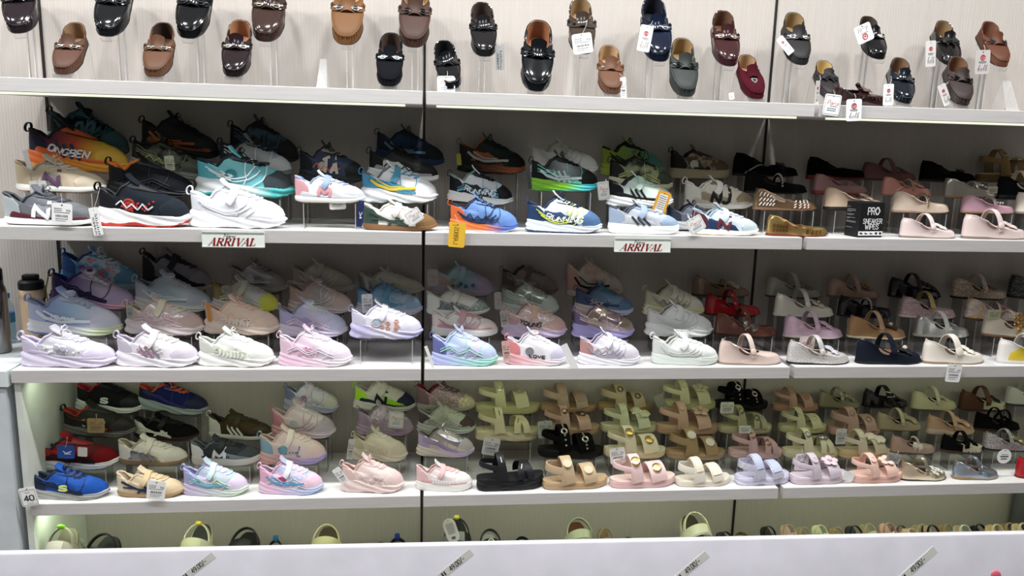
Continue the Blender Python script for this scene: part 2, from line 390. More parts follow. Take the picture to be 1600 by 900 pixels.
    def insole(s, g, zi, m=0):
        na = 32; r = [V((s.L*(.05+.9*s.outline(2*PI*i/na)[0]), s.outline(2*PI*i/na, .86)[1], zi*s.L+.0008)) for i in range(na)]
        g.grid([[p*1 for p in r], [V((s.L*.5+(p.x-s.L*.5)*.5, p.y*.5, p.z+.0008)) for p in r]], cu=True, cap1=True, m=m)
def sole_rings(L, W, zb, zt, prof, foot=FOOT, power=.62, back=0, front=0, na=48, wave=0, nw=2, tread=0, arch=0):
    rows = []
    for k, fl in prof:
        r = []
        for i in range(na):
            ph = 2*PI*i/na; t = (1-math.cos(ph))/2; sn = math.sin(ph)
            b, tp = zb(t), zt(t)
            if arch: b += arch*math.exp(-((t-.42)/.10)**2)
            if tread: b += tread*(1 if int(t*26) % 2 else 0)
            f = fl+wave*math.sin(2*PI*(k*nw+2.4*t))*(1 if .02 < k < .98 else 0)
            y = -math.copysign(W*L/2*interp(foot, t)*abs(sn)**power*f, sn)
            x = L*(.5+(t-.5)*(.985+(f-1)*.5))-back*L*(1-t)**3*(1-k)+front*L*t**3*(k)*.5
            r.append(V((x, y, L*(b+(tp-b)*k))))
        rows.append(r)
    return rows
def orient(H, T, up):
    d = (T-H); L = d.length; x = d.normalized(); y = up.cross(x).normalized(); z = x.cross(y)
    m = Matrix((x, y, z)).transposed().to_4x4(); m.translation = H
    return m, L
def spheres(g, pts, r, n=6, m=0):
    for p in pts: g.ball(p, r, n, m=m)

# ---------------------------------------------------------------- acrylic risers and tags
ROWS = ['on the top shelf', 'on the second shelf', 'on the third shelf', 'on the fourth shelf', 'on the lowest shelf']
TY = [-.313, -.225, -.140, -.056]
def riser(H, T, W, row, core):
    """clear bridge whose top follows the sole from heel to toe"""
    z = ZS[row]; h0 = H+(T-H)*.14; h1 = H+(T-H)*.86; d = min(W*.8, .068)/2; t = .003
    if min(h0.z, h1.z)-z < .012: return
    g = G()
    y = (H.y+T.y)/2
    g.grid([[(h0.x, y-d, h0.z-t), (h1.x, y-d, h1.z-t), (h1.x, y+d, h1.z-t), (h0.x, y+d, h0.z-t)],
            [(h0.x, y-d, h0.z-.0004), (h1.x, y-d, h1.z-.0004), (h1.x, y+d, h1.z-.0004), (h0.x, y+d, h0.z-.0004)]], cu=True, cap0=True, cap1=True)
    for p in (h0, h1):
        zc = p.z-t; g.box((p.x, y, (z+zc)/2), (t*.8, 2*d, zc-z), mf=1)
    o = part('acrylic_riser', g, [M_ACR, M_EDGE], smooth=False)
    tag(o, 'clear acrylic riser under the '+core, 'display riser', 'acrylic risers '+ROWS[row])
def place(xh, yh, xt, yt, tier, row, yaw, dz=None):
    Y = TY[tier] if isinstance(tier, int) else tier
    H, T = at(xh, yh, Y), at(xt, yt, Y)
    if tier == 0: H.z = T.z = ZS[row]+.0004
    L = (T-H).length; s = math.sin(yaw)*L/2
    if yaw: H, T = at(xh, yh, Y+s), at(xt, yt, Y-s)
    if tier == 0: H.z = T.z = ZS[row]+.0004
    H.z = max(H.z, ZS[row]+.0004); T.z = max(T.z, ZS[row]+.0004)
    return H, T

# ---------------------------------------------------------------- sneakers
def letters(sh, g, t, x0, x1, v0, v1, wd, slant=.12, m=0):
    ss, wdt = text_strokes(t)
    for s in ss:
        sh.stroke(g, [(x0+(x1-x0)*p[0]/wdt+slant*(p[1]-.5)*(x1-x0)/max(1, len(t)*.6), v0+(v1-v0)*p[1]) for p in s], wd, .006, m=m, sub=3)
def sneaker(row, tier, px, core, up, so, ac, ac2=None, li=None, h=1.0, kind='lace', deco='', sole='run', loop=True, yaw=.03, toe=None, heel=None, lace=None, out=None, tong=None, W=None, hi=0, eye=None):
    H, T = place(*px, tier, row, yaw)
    m, L = orient(H, T, V((0, 0, 1)))
    ac2 = ac2 or ac; li = li or ac; W = W or min(.37, .080/L); lace = lace or li; tong = tong or up
    root = empty('sneaker', m, core+' '+ROWS[row], 'sneaker', 'sneakers '+ROWS[row])
    hs = {'run': .15, 'chunk': .185, 'flat': .085, 'plat': .14}[sole]*h
    zt = lambda t: interp({'run': [(0, 1.12), (.2, 1.0), (.45, .78), (.7, .66), (.9, .66), (1, .86)], 'chunk': [(0, 1.1), (.2, 1.0), (.45, .74), (.7, .64), (.9, .62), (1, .8)],
                           'flat': [(0, 1.15), (.3, 1), (.7, .85), (.9, .95), (1, 1.25)], 'plat': [(0, 1.05), (.4, .95), (.7, .88), (.9, .88), (1, 1.0)]}[sole], t)*hs
    zb = lambda t: (.055*h*max(0, (t-.72)/.28)**2+.02*max(0, (.1-t)/.1)**2)*(1 if sole != 'plat' else .5)
    k0 = .16
    pr = [(0, .93), (.06, .98), (k0, 1.0)]
    pm = [(k0+(.97-k0)*i/13, 1.0+.03*math.sin(PI*i/13)) for i in range(14)]+[(1.0, .95)]
    kw = dict(back=.03 if sole in ('run', 'chunk') else .0, front=.0, wave={'run': .03, 'chunk': .05, 'flat': 0, 'plat': .008}[sole], nw=1.6 if sole == 'chunk' else 2.4)
    ar = .035*h if sole == 'chunk' else 0; tr = {'run': .006, 'chunk': .012, 'flat': .008, 'plat': .003}[sole]
    g = G().grid(sole_rings(L, W, zb, zt, pr, tread=tr, arch=ar, **kw), cu=True, cap0=True)
    part('outsole', g, out or so, root)
    g = G().grid(sole_rings(L, W, zb, zt, pm, arch=ar, **kw), cu=True, cap1=True)
    part('midsole', g, so, root)
    low = sole in ('flat', 'plat')
    hh, hd, hT = .385*h+hi, (.255 if low else .30)*h+hi*.95, (.40 if low else .455)*h+hi
    X1 = .385-.02*(hi > 0)
    sh = Shell(L, W, zt, .015, X1, .082*(W/.37), [(0, hh), (.12, hh*.96), (.48, hd), (.78, hT*.90), (1, hT)], [(0, .74), (.5, .68), (.8, .42), (1, .29)])
    part('upper', sh.skin(G()), up, root)
    g = G(); sh.lining(g, hs*.9); part('lining', g, li, root)
    g = G(); sh.insole(g, hs*.9); part('insole', g, li, root)
    part('collar', G().tube([sh.U(2*PI*i/28, 1)+V((0, 0, -.004*L)) for i in range(28)], .017*L, 6, closed=True), li, root)
    # overlays
    hc = heel or ac
    g = G(); sh.patch(g, -.95, .95, 0, lambda u: .12+.56*math.sin(PI*u)**.6, .006*L); part('heel_counter', g, hc, root)
    if toe != '-':
        g = G(); sh.patch(g, PI-1.12, PI+1.12, 0, lambda u: .05+.24*math.sin(PI*u)**.8, .006*L); part('toe_cap', g, toe or ac2, root)
    e0 = lambda u: .46+.40*abs(2*u-1)**2.2
    g = G(); sh.patch(g, PI-.92, PI+.92, e0, 1.0, .007*L, nu=22); part('eyestay', g, eye or ac2, root)
    q = [(PI-.92+1.84*k/18, e0(k/18)) for k in range(19)]
    part('eyestay_piping', G().tube([sh.U(*p)+sh.Nrm(*p)*.004*L for p in q], .006*L, 5), lace, root)
    # tongue
    P = [V((x*L, 0, z*L)) for x, z in ((X1+.07, hT-.045*h), (X1+.005, hT+.0), (X1-.035, hT+.035*h), (X1-.06, hT+.07*h))]
    part('tongue', G().ribbon(P, [V((.8, 0, .6)), V((.85, 0, .5)), V((.9, 0, .4)), V((.95, 0, .3))], [.13*L, .15*L, .15*L, .12*L], .018*L), tong, root)
    if kind == 'lace':
        g = G()
        for k in range(4):
            v = .93-.13*k; a = .62+.02*k
            q = [PI-a+2*a*j/8 for j in range(9)]
            g.ribbon([sh.U(p, v)+sh.Nrm(p, v)*.007*L for p in q], [sh.Nrm(p, v) for p in q], .020*L, .008*L)
            v2 = v-.06; q = [PI-a*.9+1.8*a*j/8 for j in range(9)]
            g.ribbon([sh.U(p, v2+.05*(j/8))+sh.Nrm(p, v2)*.009*L for j, p in enumerate(q)], [sh.Nrm(p, v2) for p in q], .014*L, .007*L)
        part('laces', g, lace, root)
        g = G(); c = sh.U(PI, .97)+V((.01*L, 0, .02*L))
        for s_ in (1, -1):
            g.tube([c, c+V((.035*L, s_*.04*L, .05*L)), c+V((.055*L, s_*.075*L, .02*L)), c+V((.03*L, s_*.05*L, -.005*L)), c], .007*L, 5)
            g.tube([c, c+V((.05*L, s_*.055*L, -.01*L)), c+V((.08*L, s_*.085*L, -.05*L))], .006*L, 5)
        part('lace_bow', g, lace, root)
    elif kind == 'velcro':
        s_ = [-1.5+3.0*j/16 for j in range(17)]
        P = [(PI+a, .86-.22*a*a) for a in s_]
        g = G().ribbon([sh.U(*p)+sh.Nrm(*p)*.012*L for p in P], [sh.Nrm(*p) for p in P], .085*L, .02*L); part('velcro_strap', g, lace, root)
        g = G()
        for k in range(3):
            v = .66-.13*k; q = [PI-.6+1.2*j/8 for j in range(9)]
            g.ribbon([sh.U(p, v)+sh.Nrm(p, v)*.007*L for p in q], [sh.Nrm(p, v) for p in q], .022*L, .008*L)
        part('laces', g, lace, root)
    elif kind == 'dial':
        n = sh.Nrm(PI, .80); c = sh.U(PI, .90)+n*.012*L; rot = V((0, 0, 1)).rotation_difference((n+V((-.3, -.35, .4))).normalized()).to_matrix()
        d = part('lacing_dial', G().lathe(c, [(.062*L, 0), (.066*L, .018*L), (.058*L, .030*L), (.04*L, .032*L)], 18, rot=rot), lace, root)
        part('dial_cap', G().lathe(c+rot @ V((0, 0, .031*L)), [(.036*L, 0), (.036*L, .008*L), (.02*L, .010*L)], 14, rot=rot), ac, d)
        g = G()
        for k in range(4):
            for s_ in (-1, 1):
                v = .80-.11*k; ph = PI+s_*(.42+.03*k); p = sh.U(ph, v); nn = sh.Nrm(ph, v); rt = V((0, 0, 1)).rotation_difference(nn).to_matrix()
                g.box(p+nn*.01*L, (.055*L, .04*L, .018*L), rt, bev=.006*L)
        part('lace_guides', g, lace, root)
    if loop:
        p = sh.U(0, .99)+V((-.020*L, 0, .014*L)); q = []; nn = []
        for k in range(15):
            al = 2*PI*k/15; dv = V((math.cos(al)*.9+.25*math.sin(al), 0, math.sin(al))); q.append(p+V((dv.x*.030*L, 0, dv.z*.042*L))); nn.append(dv)
        part('heel_loop', G().ribbon(q, nn, .045*L, .009*L, closed=True), heel or ac, root)
    # side decoration
    for d in deco.split(','):
        if not d: continue
        d, _, col = d.partition('='); col = col or ac2; g = G()
        d, _, arg = d.partition(':')
        if d == 'big': letters(sh, g, arg, .36 if arg != 'S' else .40, .36+.16*len(arg)**.6, .12 if arg != 'S' else .28, .84 if arg != 'S' else .66, .044 if arg != 'S' else .026); nm = 'side_letter'
        elif d == 'text': letters(sh, g, arg, .24, .24+.068*len(arg), .20, .56, .017, slant=.25); nm = 'side_lettering'
        elif d == 'foxtext': letters(sh, g, arg, .36, .62, .05, .26, .014, slant=.0); nm = 'side_lettering'
        elif d == 'stripes':
            for k in range(3): sh.stroke(g, [(.40+.08*k, .05), (.30+.08*k, .75)][::1], .032, .006)
            nm = 'side_stripes'
        elif d == 'swoosh': sh.stroke(g, [(.12, .55), (.22, .25), (.36, .20), (.52, .34), (.72, .42)], .035, .006); sh.stroke(g, [(.2, .62), (.35, .42), (.55, .50)], .018, .006); nm = 'side_swoosh'
        elif d == 'tiger':
            sh.stroke(g, [(.10, .62), (.30, .42), (.48, .22), (.62, .05)], .034, .006); sh.stroke(g, [(.44, .72), (.52, .38), (.60, .06)], .030, .006); sh.stroke(g, [(.34, .05), (.42, .35), (.50, .66)], .028, .006); sh.stroke(g, [(.12, .3), (.3, .36), (.56, .5)], .022, .006); nm = 'side_stripes'
        elif d == 'wave':
            rr = random.Random(core); n_ = rr.choice((2, 3, 3)); o = rr.uniform(-.08, .08); kind_ = rr.randrange(3)
            base = [[(.10, .62), (.22, .34), (.36, .28), (.52, .52), (.64, .86)], [(.12, .25), (.26, .62), (.40, .36), (.56, .66), (.76, .30)], [(.08, .80), (.20, .66), (.34, .74), (.50, .40), (.72, .16)]][kind_]
            for k in range(n_): sh.stroke(g, [(x+.03*k*(kind_ == 0), max(.06, v+o-.15*k)) for x, v in base], rr.uniform(.010, .018), .005)
            sh.stroke(g, [(.50, .06), (.53, .45), (.51, .88)], .010, .005); sh.stroke(g, [(.60, .06), (.70, .42), (.74, .80)], .009, .004)
            nm = 'side_piping'
        elif d == 'panel': sh.region(g, [(.16, .05), (.4, .05), (.66, .05)], [(.22, .75), (.42, .78), (.60, .45)], .007*L); nm = 'side_panel'
        elif d == 'front': sh.region(g, [(.52, .03), (.7, .03), (.9, .03)], [(.47, .75), (.58, .62), (.8, .3)], .007*L); nm = 'forefoot_panel'
        elif d == 'saddle': sh.region(g, [(.36, .03), (.56, .03)], [(.40, .9), (.52, .9)], .007*L, nu=6); nm = 'saddle_panel'
        elif d == 'mud': sh.region(g, [(.08, .0), (.5, .0), (.93, .0)], [(.09, .34), (.5, .20), (.9, .26)], .007*L, nu=18); nm = 'mudguard'
        elif d == 'zig': sh.stroke(g, [(.22, .25), (.28, .6), (.34, .25), (.40, .62), (.46, .28), (.52, .62), (.58, .3), (.64, .5)], .016, .006); nm = 'side_zigzag'
        elif d == 'emblem':
            x, v = .36, vmap(.5); ph = sh.side(x, v); n = sh.Nrm(ph, v); rt = V((0, 0, 1)).rotation_difference(n).to_matrix(); p = sh.U(ph, v)
            g.lathe(p-n*.01*L, [(.07*L, 0), (.07*L, .018*L), (.055*L, .024*L), (.05*L, .018*L), (.02*L, .022*L)], 16, rot=rt); nm = 'side_emblem'
        elif d in ('gems', 'floral'):
            rr = random.Random(core)
            for k in range(16 if d == 'gems' else 9):
                x, v = rr.uniform(.28, .66), vmap(rr.uniform(.15, .72)); ph = sh.side(x, v); p = sh.U(ph, v)+sh.Nrm(ph, v)*.004*L
                if d == 'gems': g.ball(p, .014*L, 6)
                else:
                    n = sh.Nrm(ph, v); rt = V((0, 0, 1)).rotation_difference(n).to_matrix()
                    for q in range(5): g.ball(p+rt @ V((.022*L*math.cos(q*1.257), .022*L*math.sin(q*1.257), 0)), .016*L, 6, (1, 1, .5), rot=rt)
            nm = 'side_beads' if d == 'gems' else 'side_flowers'
        elif d == 'bow':
            ph = sh.side(.46, .3); p = sh.U(ph, .3)+sh.Nrm(ph, .3)*.012*L; bow(g, p, .13*L, V((1, -.2, -.2)).normalized(), sh.Nrm(ph, .3)); nm = 'side_bow'
        elif d == 'fringe':
            for k in range(7): sh.stroke(g, [(.30+.05*k, .50-.02*k), (.31+.05*k, .18), (.29+.05*k, .05)], .03, .012)
            nm = 'side_fringe'
        part(nm, g, col, root)
    if tier != 0: riser(H, T, W*L, row, core)
    return root

# ---------------------------------------------------------------- ornaments
def bow(g, c, s, ax, n, m=0):
    """two loops and a knot lying on a surface with normal n, along ax"""
    n = n.normalized(); ax = (ax-n*ax.dot(n)).normalized(); b = n.cross(ax)
    for q in (1, -1):
        rows = []
        for i in range(7):
            t = i/6; wd = s*.30*(.25+.75*math.sin(PI*(.12+.72*t))); hg = s*.13*math.sin(PI*min(1, .1+t*.85))+.002
            p = c+ax*q*s*.55*t
            rows.append([p-b*wd+n*hg*.2, p-b*wd*.6+n*hg, p+b*wd*.6+n*hg, p+b*wd+n*hg*.2, p+n*.0])
        g.grid(rows, cu=True, m=m, cap0=True, cap1=True)
    g.ball(c+n*s*.06, s*.13, 8, m=m)
    for q in (1, -1): g.ribbon([c, c+ax*q*s*.18-b*s*.2, c+ax*q*s*.3-b*s*.42], [n, n, n], s*.12, s*.04, m=m)
def flower(g, c, s, n, m=0, mc=None, k=5):
    rt = V((0, 0, 1)).rotation_difference(n.normalized()).to_matrix()
    for q in range(k):
        a = 2*PI*q/k; g.ball(c+rt @ V((s*.32*math.cos(a), s*.32*math.sin(a), .04*s)), s*.22, 8, (1, 1, .35), m=m, rot=rt)
    g.ball(c+n.normalized()*s*.10, s*.11, 8, m=m if mc is None else mc)
def torus(g, c, R, r, n, m=0, sx=1, k=16):
    rt = V((0, 0, 1)).rotation_difference(n.normalized()).to_matrix()
    g.tube([c+rt @ V((R*sx*math.cos(2*PI*i/k), R*math.sin(2*PI*i/k), 0)) for i in range(k)], r, 6, closed=True, m=m)
def arch(xs, sl, z0, zt, w, yc=0, a0=0, a1=PI, n=15, p=.8):
    P = []; N = []
    for i in range(n):
        a = a0+(a1-a0)*i/(n-1); s_ = max(0, math.sin(a))**p if math.sin(a) > 0 else math.sin(a)
        z = z0+(zt-z0)*s_
        P.append(V((xs+sl*(z-z0), yc-w*math.cos(a), z))); N.append(V((sl*.3, -math.cos(a), math.sin(a)*1.0+.05)))
    return P, N

# ---------------------------------------------------------------- ballet flats and mary janes
def flat(row, tier, px, core, up, so, li, strap='mj', sc=None, orn='bow', oc=None, oc2=None, h=1.0, yaw=-.04, deco='', dc=None, point=0, heelh=.035, front=None, W=None, cut=.64):
    H, T = place(*px, tier, row, yaw)
    m, L = orient(H, T, V((0, 0, 1))); W = W or min(.36, .078/L); sc = sc or up; oc = oc or up
    name, cat = ('mary_jane', 'mary jane shoe') if strap else ('ballet_flat', 'flat shoe')
    root = empty(name, m, core+' '+ROWS[row], cat, 'flats and mary janes '+ROWS[row])
    foot = FOOT if not point else [(0, .66), (.12, .76), (.3, .72), (.5, .78), (.68, .95), (.86, .74), (1, .40)]
    pw = .62 if not point else .72
    zt = lambda t: heelh*interp([(0, 1), (.3, .95), (.42, .6), (.6, .5), (1, .5)], t)+.012*interp([(0, 0), (.8, 0), (1, 1)], t)
    zb = lambda t: .03*max(0, (t-.75)/.25)**2
    g = G().grid(sole_rings(L, W, zb, zt, [(0, .95), (.1, 1.0), (.9, 1.0), (1, .97)], foot=foot, power=pw), cu=True, cap0=True, cap1=True)
    part('sole', g, so, root)
    hb, hd, ht = .325*h, .175*h, .165*h
    sh = Shell(L, W, zt, .055, cut, lambda t: interp([(0, .80), (.5, .90), (.8, .80), (1, .66)], t), [(0, hb), (.08, hb*.985), (.28, hb*.83), (.55, hd*1.02), (.8, hd*.88), (1, ht)], [(0, .72), (.5, .8), (.8, .74), (1, .72)], foot=foot, power=pw)
    part('upper', sh.skin(G()), up, root)
    g = G(); sh.lining(g, heelh+.004); part('lining', g, li, root)
    g = G(); sh.insole(g, heelh+.004); part('insole', g, li, root)
    part('topline_binding', G().tube([sh.U(2*PI*i/30, 1) for i in range(30)], .007*L, 5, closed=True), sc if deco == 'bind' else up, root)
    g = G(); sh.stroke(g, [(.005, .1), (.02, .5), (.03, .95)], .012, .004)
    if front:
        g2 = G(); sh.patch(g2, PI-1.75, PI+1.75, 0, .985, .004*L, nu=26); part('toe_panel', g2, front, root)
    if deco in ('weave', 'lattice', 'embroid'):
        g2 = G()
        for k in range(9):
            x = .06+.045*k if k < 5 else .56+.07*(k-5)
            v1 = .85 if k < 5 else .8
            for q in range(3 if deco != 'embroid' else 2):
                v = .15+.25*q; sh.stroke(g2, [(x, v), (x+.03, v+.18)], .014, .006)
                if deco != 'weave': sh.stroke(g2, [(x+.03, v), (x, v+.18)], .010, .006)
        part('side_embroidery', g2, dc, root)
    if deco == 'diag': g2 = G(); sh.stroke(g2, [(.14, .05), (.3, .5), (.5, .95)], .016, .006); part('side_piping', g2, dc, root)
    if deco == 'patch': g2 = G(); sh.region(g2, [(.10, .10), (.3, .08), (.42, .12)], [(.12, .45), (.3, .9), (.42, .8)], .006*L); part('side_patch', g2, dc, root)
    if strap:
        xs = .40; wy = W*L/2*.80
        if strap in ('mj', 'wide', 'double'):
            for k in range(2 if strap == 'double' else 1):
                sw = {'mj': .075, 'wide': .10, 'double': .055}[strap]*L
                P, N = arch(xs*L+k*.12*L, -.10+.34*k, .05*L, (.40-.05*k)*h*L, wy*1.04, a0=.12, a1=PI-.12)
                P = [p+V((.10*L*(1-i/14), 0, 0)) for i, p in enumerate(P)]
                o = part('instep_strap', G().ribbon(P, N, sw, .014*L), sc, root)
                c = P[0]+V((-.0, -.012*L, .0)); rt = V((0, 0, 1)).rotation_difference(V((0.05, -1, .3)).normalized()).to_matrix()
                part('strap_tab', G().lathe(P[1]+V((0, -.006*L, 0)), [(sw*.55, 0), (sw*.62, .012*L), (sw*.5, .018*L)], 16, rot=rt), sc, o)
        else:                                   # thin decorated band across the instep
            P, N = arch((xs+.12)*L, .0, .10*L, .27*h*L, wy*.98, a0=.05, a1=PI-.05)
            o = part('instep_strap', G().ribbon(P, N, .035*L, .012*L), sc, root)
            if strap in ('stones', 'pearls', 'chain'):
                g2 = G(); spheres(g2, [p+n.normalized()*.02*L for p, n in list(zip(P, N))[:11]], .018*L, 7); part('strap_stones', g2, oc2 or oc, o)
    if strap == 'mj' and orn == 'buckle':
        g2 = G(); torus(g2, V((.5*L, -wy*.8, .27*h*L)), .045*L, .009*L, V((.2, -1, .5)), sx=.8); part('buckle', g2, oc, root)
    n = V((.35, -.25, 1)).normalized(); c = sh.U(PI, .93)+V((.035*L, -.012*L, .015*L)); g2 = G()
    if orn == 'bow': bow(g2, c, .22*L, V((.6, -1, 0)), n); part('bow', g2, oc, root)
    elif orn == 'bigbow': bow(g2, c+V((0, 0, .02*L)), .34*L, V((1, -.5, .1)), n); part('bow', g2, oc, root)
    elif orn == 'flower':
        flower(g2, c, .26*L, n); o = part('flower', g2, oc, root); g3 = G(); g3.ball(c+n*.035*L, .035*L, 8); part('flower_centre', g3, oc2 or oc, o)
    elif orn == 'flowers':
        for k, (dx, dy) in enumerate(((0, 0), (.09, -.05), (-.03, -.10), (.12, .05))): flower(g2, c+V((dx*L, dy*L, -.02*L*k)), .17*L, n)
        part('flower_cluster', g2, oc, root)
    elif orn == 'pearls': spheres(g2, [c+V((.03*L*math.cos(k), .05*L*math.sin(k*1.7), .01*L)) for k in range(7)], .024*L, 8); part('pearl_cluster', g2, oc, root)
    elif orn == 'gem': g2.ball(c, .055*L, 8, (1.3, 1, .5)); torus(g2, c, .065*L, .012*L, n); part('ornament', g2, oc, root)
    elif orn == 'ring': torus(g2, c, .06*L, .012*L, n, sx=1.4); part('ornament', g2, oc, root)
    elif orn == 'strapflower':
        for k, (dx, dz) in enumerate(((0, 0), (.02, -.11))): flower(g2, V(((.50+dx)*L, -wy*1.02, (.30*h+dz)*L)), .22*L, V((.1, -1, .3)), k=4)
        part('flower', g2, oc, root)
    elif orn == 'strapbow': bow(g2, V((.50*L, -wy*1.0, .17*L)), .22*L, V((1, 0, -.3)), V((.1, -1, .3))); part('bow', g2, oc, root)
    if tier != 0: riser(H, T, W*L, row, core)
    return root

# ---------------------------------------------------------------- sandals
def sandal(row, tier, px, core, up, so, foot_c, style='two', orn='', oc=None, h=1.0, yaw=-.12, sole='plat', hs=.115, W=None, mw=None, free=False):
    if free: m, L = mw
    else:
        H, T = place(*px, tier, row, yaw); m, L = orient(H, T, V((0, 0, 1)))
    W = W or min(.40, .080/L); oc = oc or up; k = .86
    root = empty('sandal', m, core+' '+ROWS[row], 'sandal', 'sandals '+ROWS[row])
    foot = [(0, .74), (.12, .82), (.3, .80), (.5, .86), (.7, 1.0), (.86, .97), (1, .78)]
    zt = lambda t: hs*interp([(0, 1.05), (.3, 1), (.6, .92), (.85, .95), (1, 1.1)], t)
    zb = lambda t: .03*max(0, (t-.75)/.25)**2+.012*max(0, (.1-t)/.1)**2
    ch = sole == 'chunk'
    pr = [(0, .93), (.08, .98), (.3, 1.0), (.46, 1.01), (.5, .975), (.55, 1.01), (.8, 1.0), (.94, .985), (1, .93)]
    g = G().grid(sole_rings(L, W, zb, zt, pr, foot=foot, power=.5, wave=.02 if ch else .0, nw=1.5, tread=.01 if ch else .003, arch=.02 if ch else 0), cu=True, cap0=True, cap1=True)
    part('sole', g, so, root)
    g = G().grid(sole_rings(L, W*.9, lambda t: zt(t)-.002, lambda t: zt(t)+.010-.006*math.sin(PI*t), [(0, 1), (.7, 1), (1, .95)], foot=foot, power=.5), cu=True, cap1=True)
    part('footbed', g, foot_c, root)
    z = hs*L; w2 = W*L/2; n = 17
    # heel strap
    P, N = [], []
    for i in range(n):
        a = -PI*.5+PI*i/(n-1); xx = .30*L-.245*L*math.cos(a); yy = w2*.80*math.sin(a)
        P.append(V((xx, yy, z+(.17+.05*math.cos(a))*h*L))); N.append(V((-math.cos(a), math.sin(a), .12)))
    part('heel_strap', G().ribbon(P, N, (.075 if style != 'sport' else .11)*L*h, .018*L), up, root)
    for s_ in (-1, 1):
        q = [V((.36*L, s_*w2*.86, z-.006*L)), V((.33*L, s_*w2*.88, z+.09*h*L)), V((.30*L, s_*w2*.82, z+.19*h*L))]
        part('side_quarter', G().ribbon(q, [V((0, s_, .1))]*3, [.24*L if style == 'sport' else .16*L, .17*L if style == 'sport' else .13*L, .09*L], .016*L), up, root)
    wa = {'two': .12, 'sport': .16, 'cross': .11, 'band': .15}[style]*L
    P, N = arch(.385*L, -.18, z-.004*L, z+.34*h*L, w2*.93, a0=0, a1=PI)
    o1 = part('ankle_strap', G().ribbon(P, N, wa, .018*L), up, root)
    tops = [(P, N, o1, wa)]
    if style in ('two', 'sport', 'band'):
        wt = {'two': .20, 'sport': .20, 'band': .24}[style]*L
        P, N = arch(.70*L, -.22, z-.004*L, z+.20*h*L, w2*1.0)
        o2 = part('toe_strap', G().ribbon(P, N, wt, .018*L), up, root); tops.append((P, N, o2, wt))
    else:
        for q in (1, -1):
            P, N = arch(.70*L, -.1, z-.004*L, z+.19*h*L, w2*.98)
            P = [p+V((q*.075*L*math.cos(PI*i/14), 0, .004*L*(q > 0))) for i, p in enumerate(P)]
            o2 = part('toe_strap', G().ribbon(P, N, .10*L, .016*L), up, root)
        tops.append((P, N, o2, .12*L))
    for j, (P, N, o, ww) in enumerate(tops):
        i = 4 if not free else 7; p, nn = P[i], N[i].normalized(); g = G(); c = p+nn*.022*L; a = (P[i+1]-P[i-1]).normalized(); b = a.cross(nn)
        if orn == 'velcro':
            g.ribbon([P[q]+N[q].normalized()*.018*L for q in range(2, 10)], N[2:10], ww*.8, .014*L); nm = 'velcro_tab'
        elif orn == 'buckle': torus(g, c, .050*L, .011*L, nn, sx=.85); nm = 'buckle'
        elif orn == 'medal':
            g.lathe(c-nn*.01*L, [(.058*L, 0), (.058*L, .015*L), (.03*L, .02*L)], 16, rot=V((0, 0, 1)).rotation_difference(nn).to_matrix()); torus(g, c, .062*L, .012*L, nn); nm = 'medallion'
        elif orn == 'stones': spheres(g, [P[q]+N[q].normalized()*.022*L for q in (1, 2, 3, 5, 6, 7)], .017*L, 6); torus(g, c, .04*L, .012*L, nn); nm = 'stones'
        elif orn == 'flower' and j == 1: flower(g, P[6]+N[6].normalized()*.03*L, .26*L, N[6], k=5); nm = 'flower'
        elif orn == 'bow' and j == 1: bow(g, P[6]+N[6].normalized()*.02*L, .30*L, V((.8, -.8, 0)), N[6]); nm = 'bow'
        elif orn == 'gem' and j == 1: g.ball(P[6]+N[6].normalized()*.03*L, .07*L, 8, (1.3, 1, .6)); spheres(g, [P[6]+N[6].normalized()*.03*L+V((.09*L*math.cos(q), .08*L*math.sin(q), 0)) for q in range(6)], .02*L, 6); nm = 'gem'
        elif orn in ('flower', 'bow', 'gem'): torus(g, c, .045*L, .010*L, nn); nm = 'buckle'
        elif orn == 'tri': g.ribbon([c-a*.04*L, c+a*.04*L], [nn, nn], .012*L, .01*L); nm = 'buckle'
        else: continue
        part(nm, g, oc, o)
    if not free and tier != 0: riser(H, T, W*L, row, core)
    return root

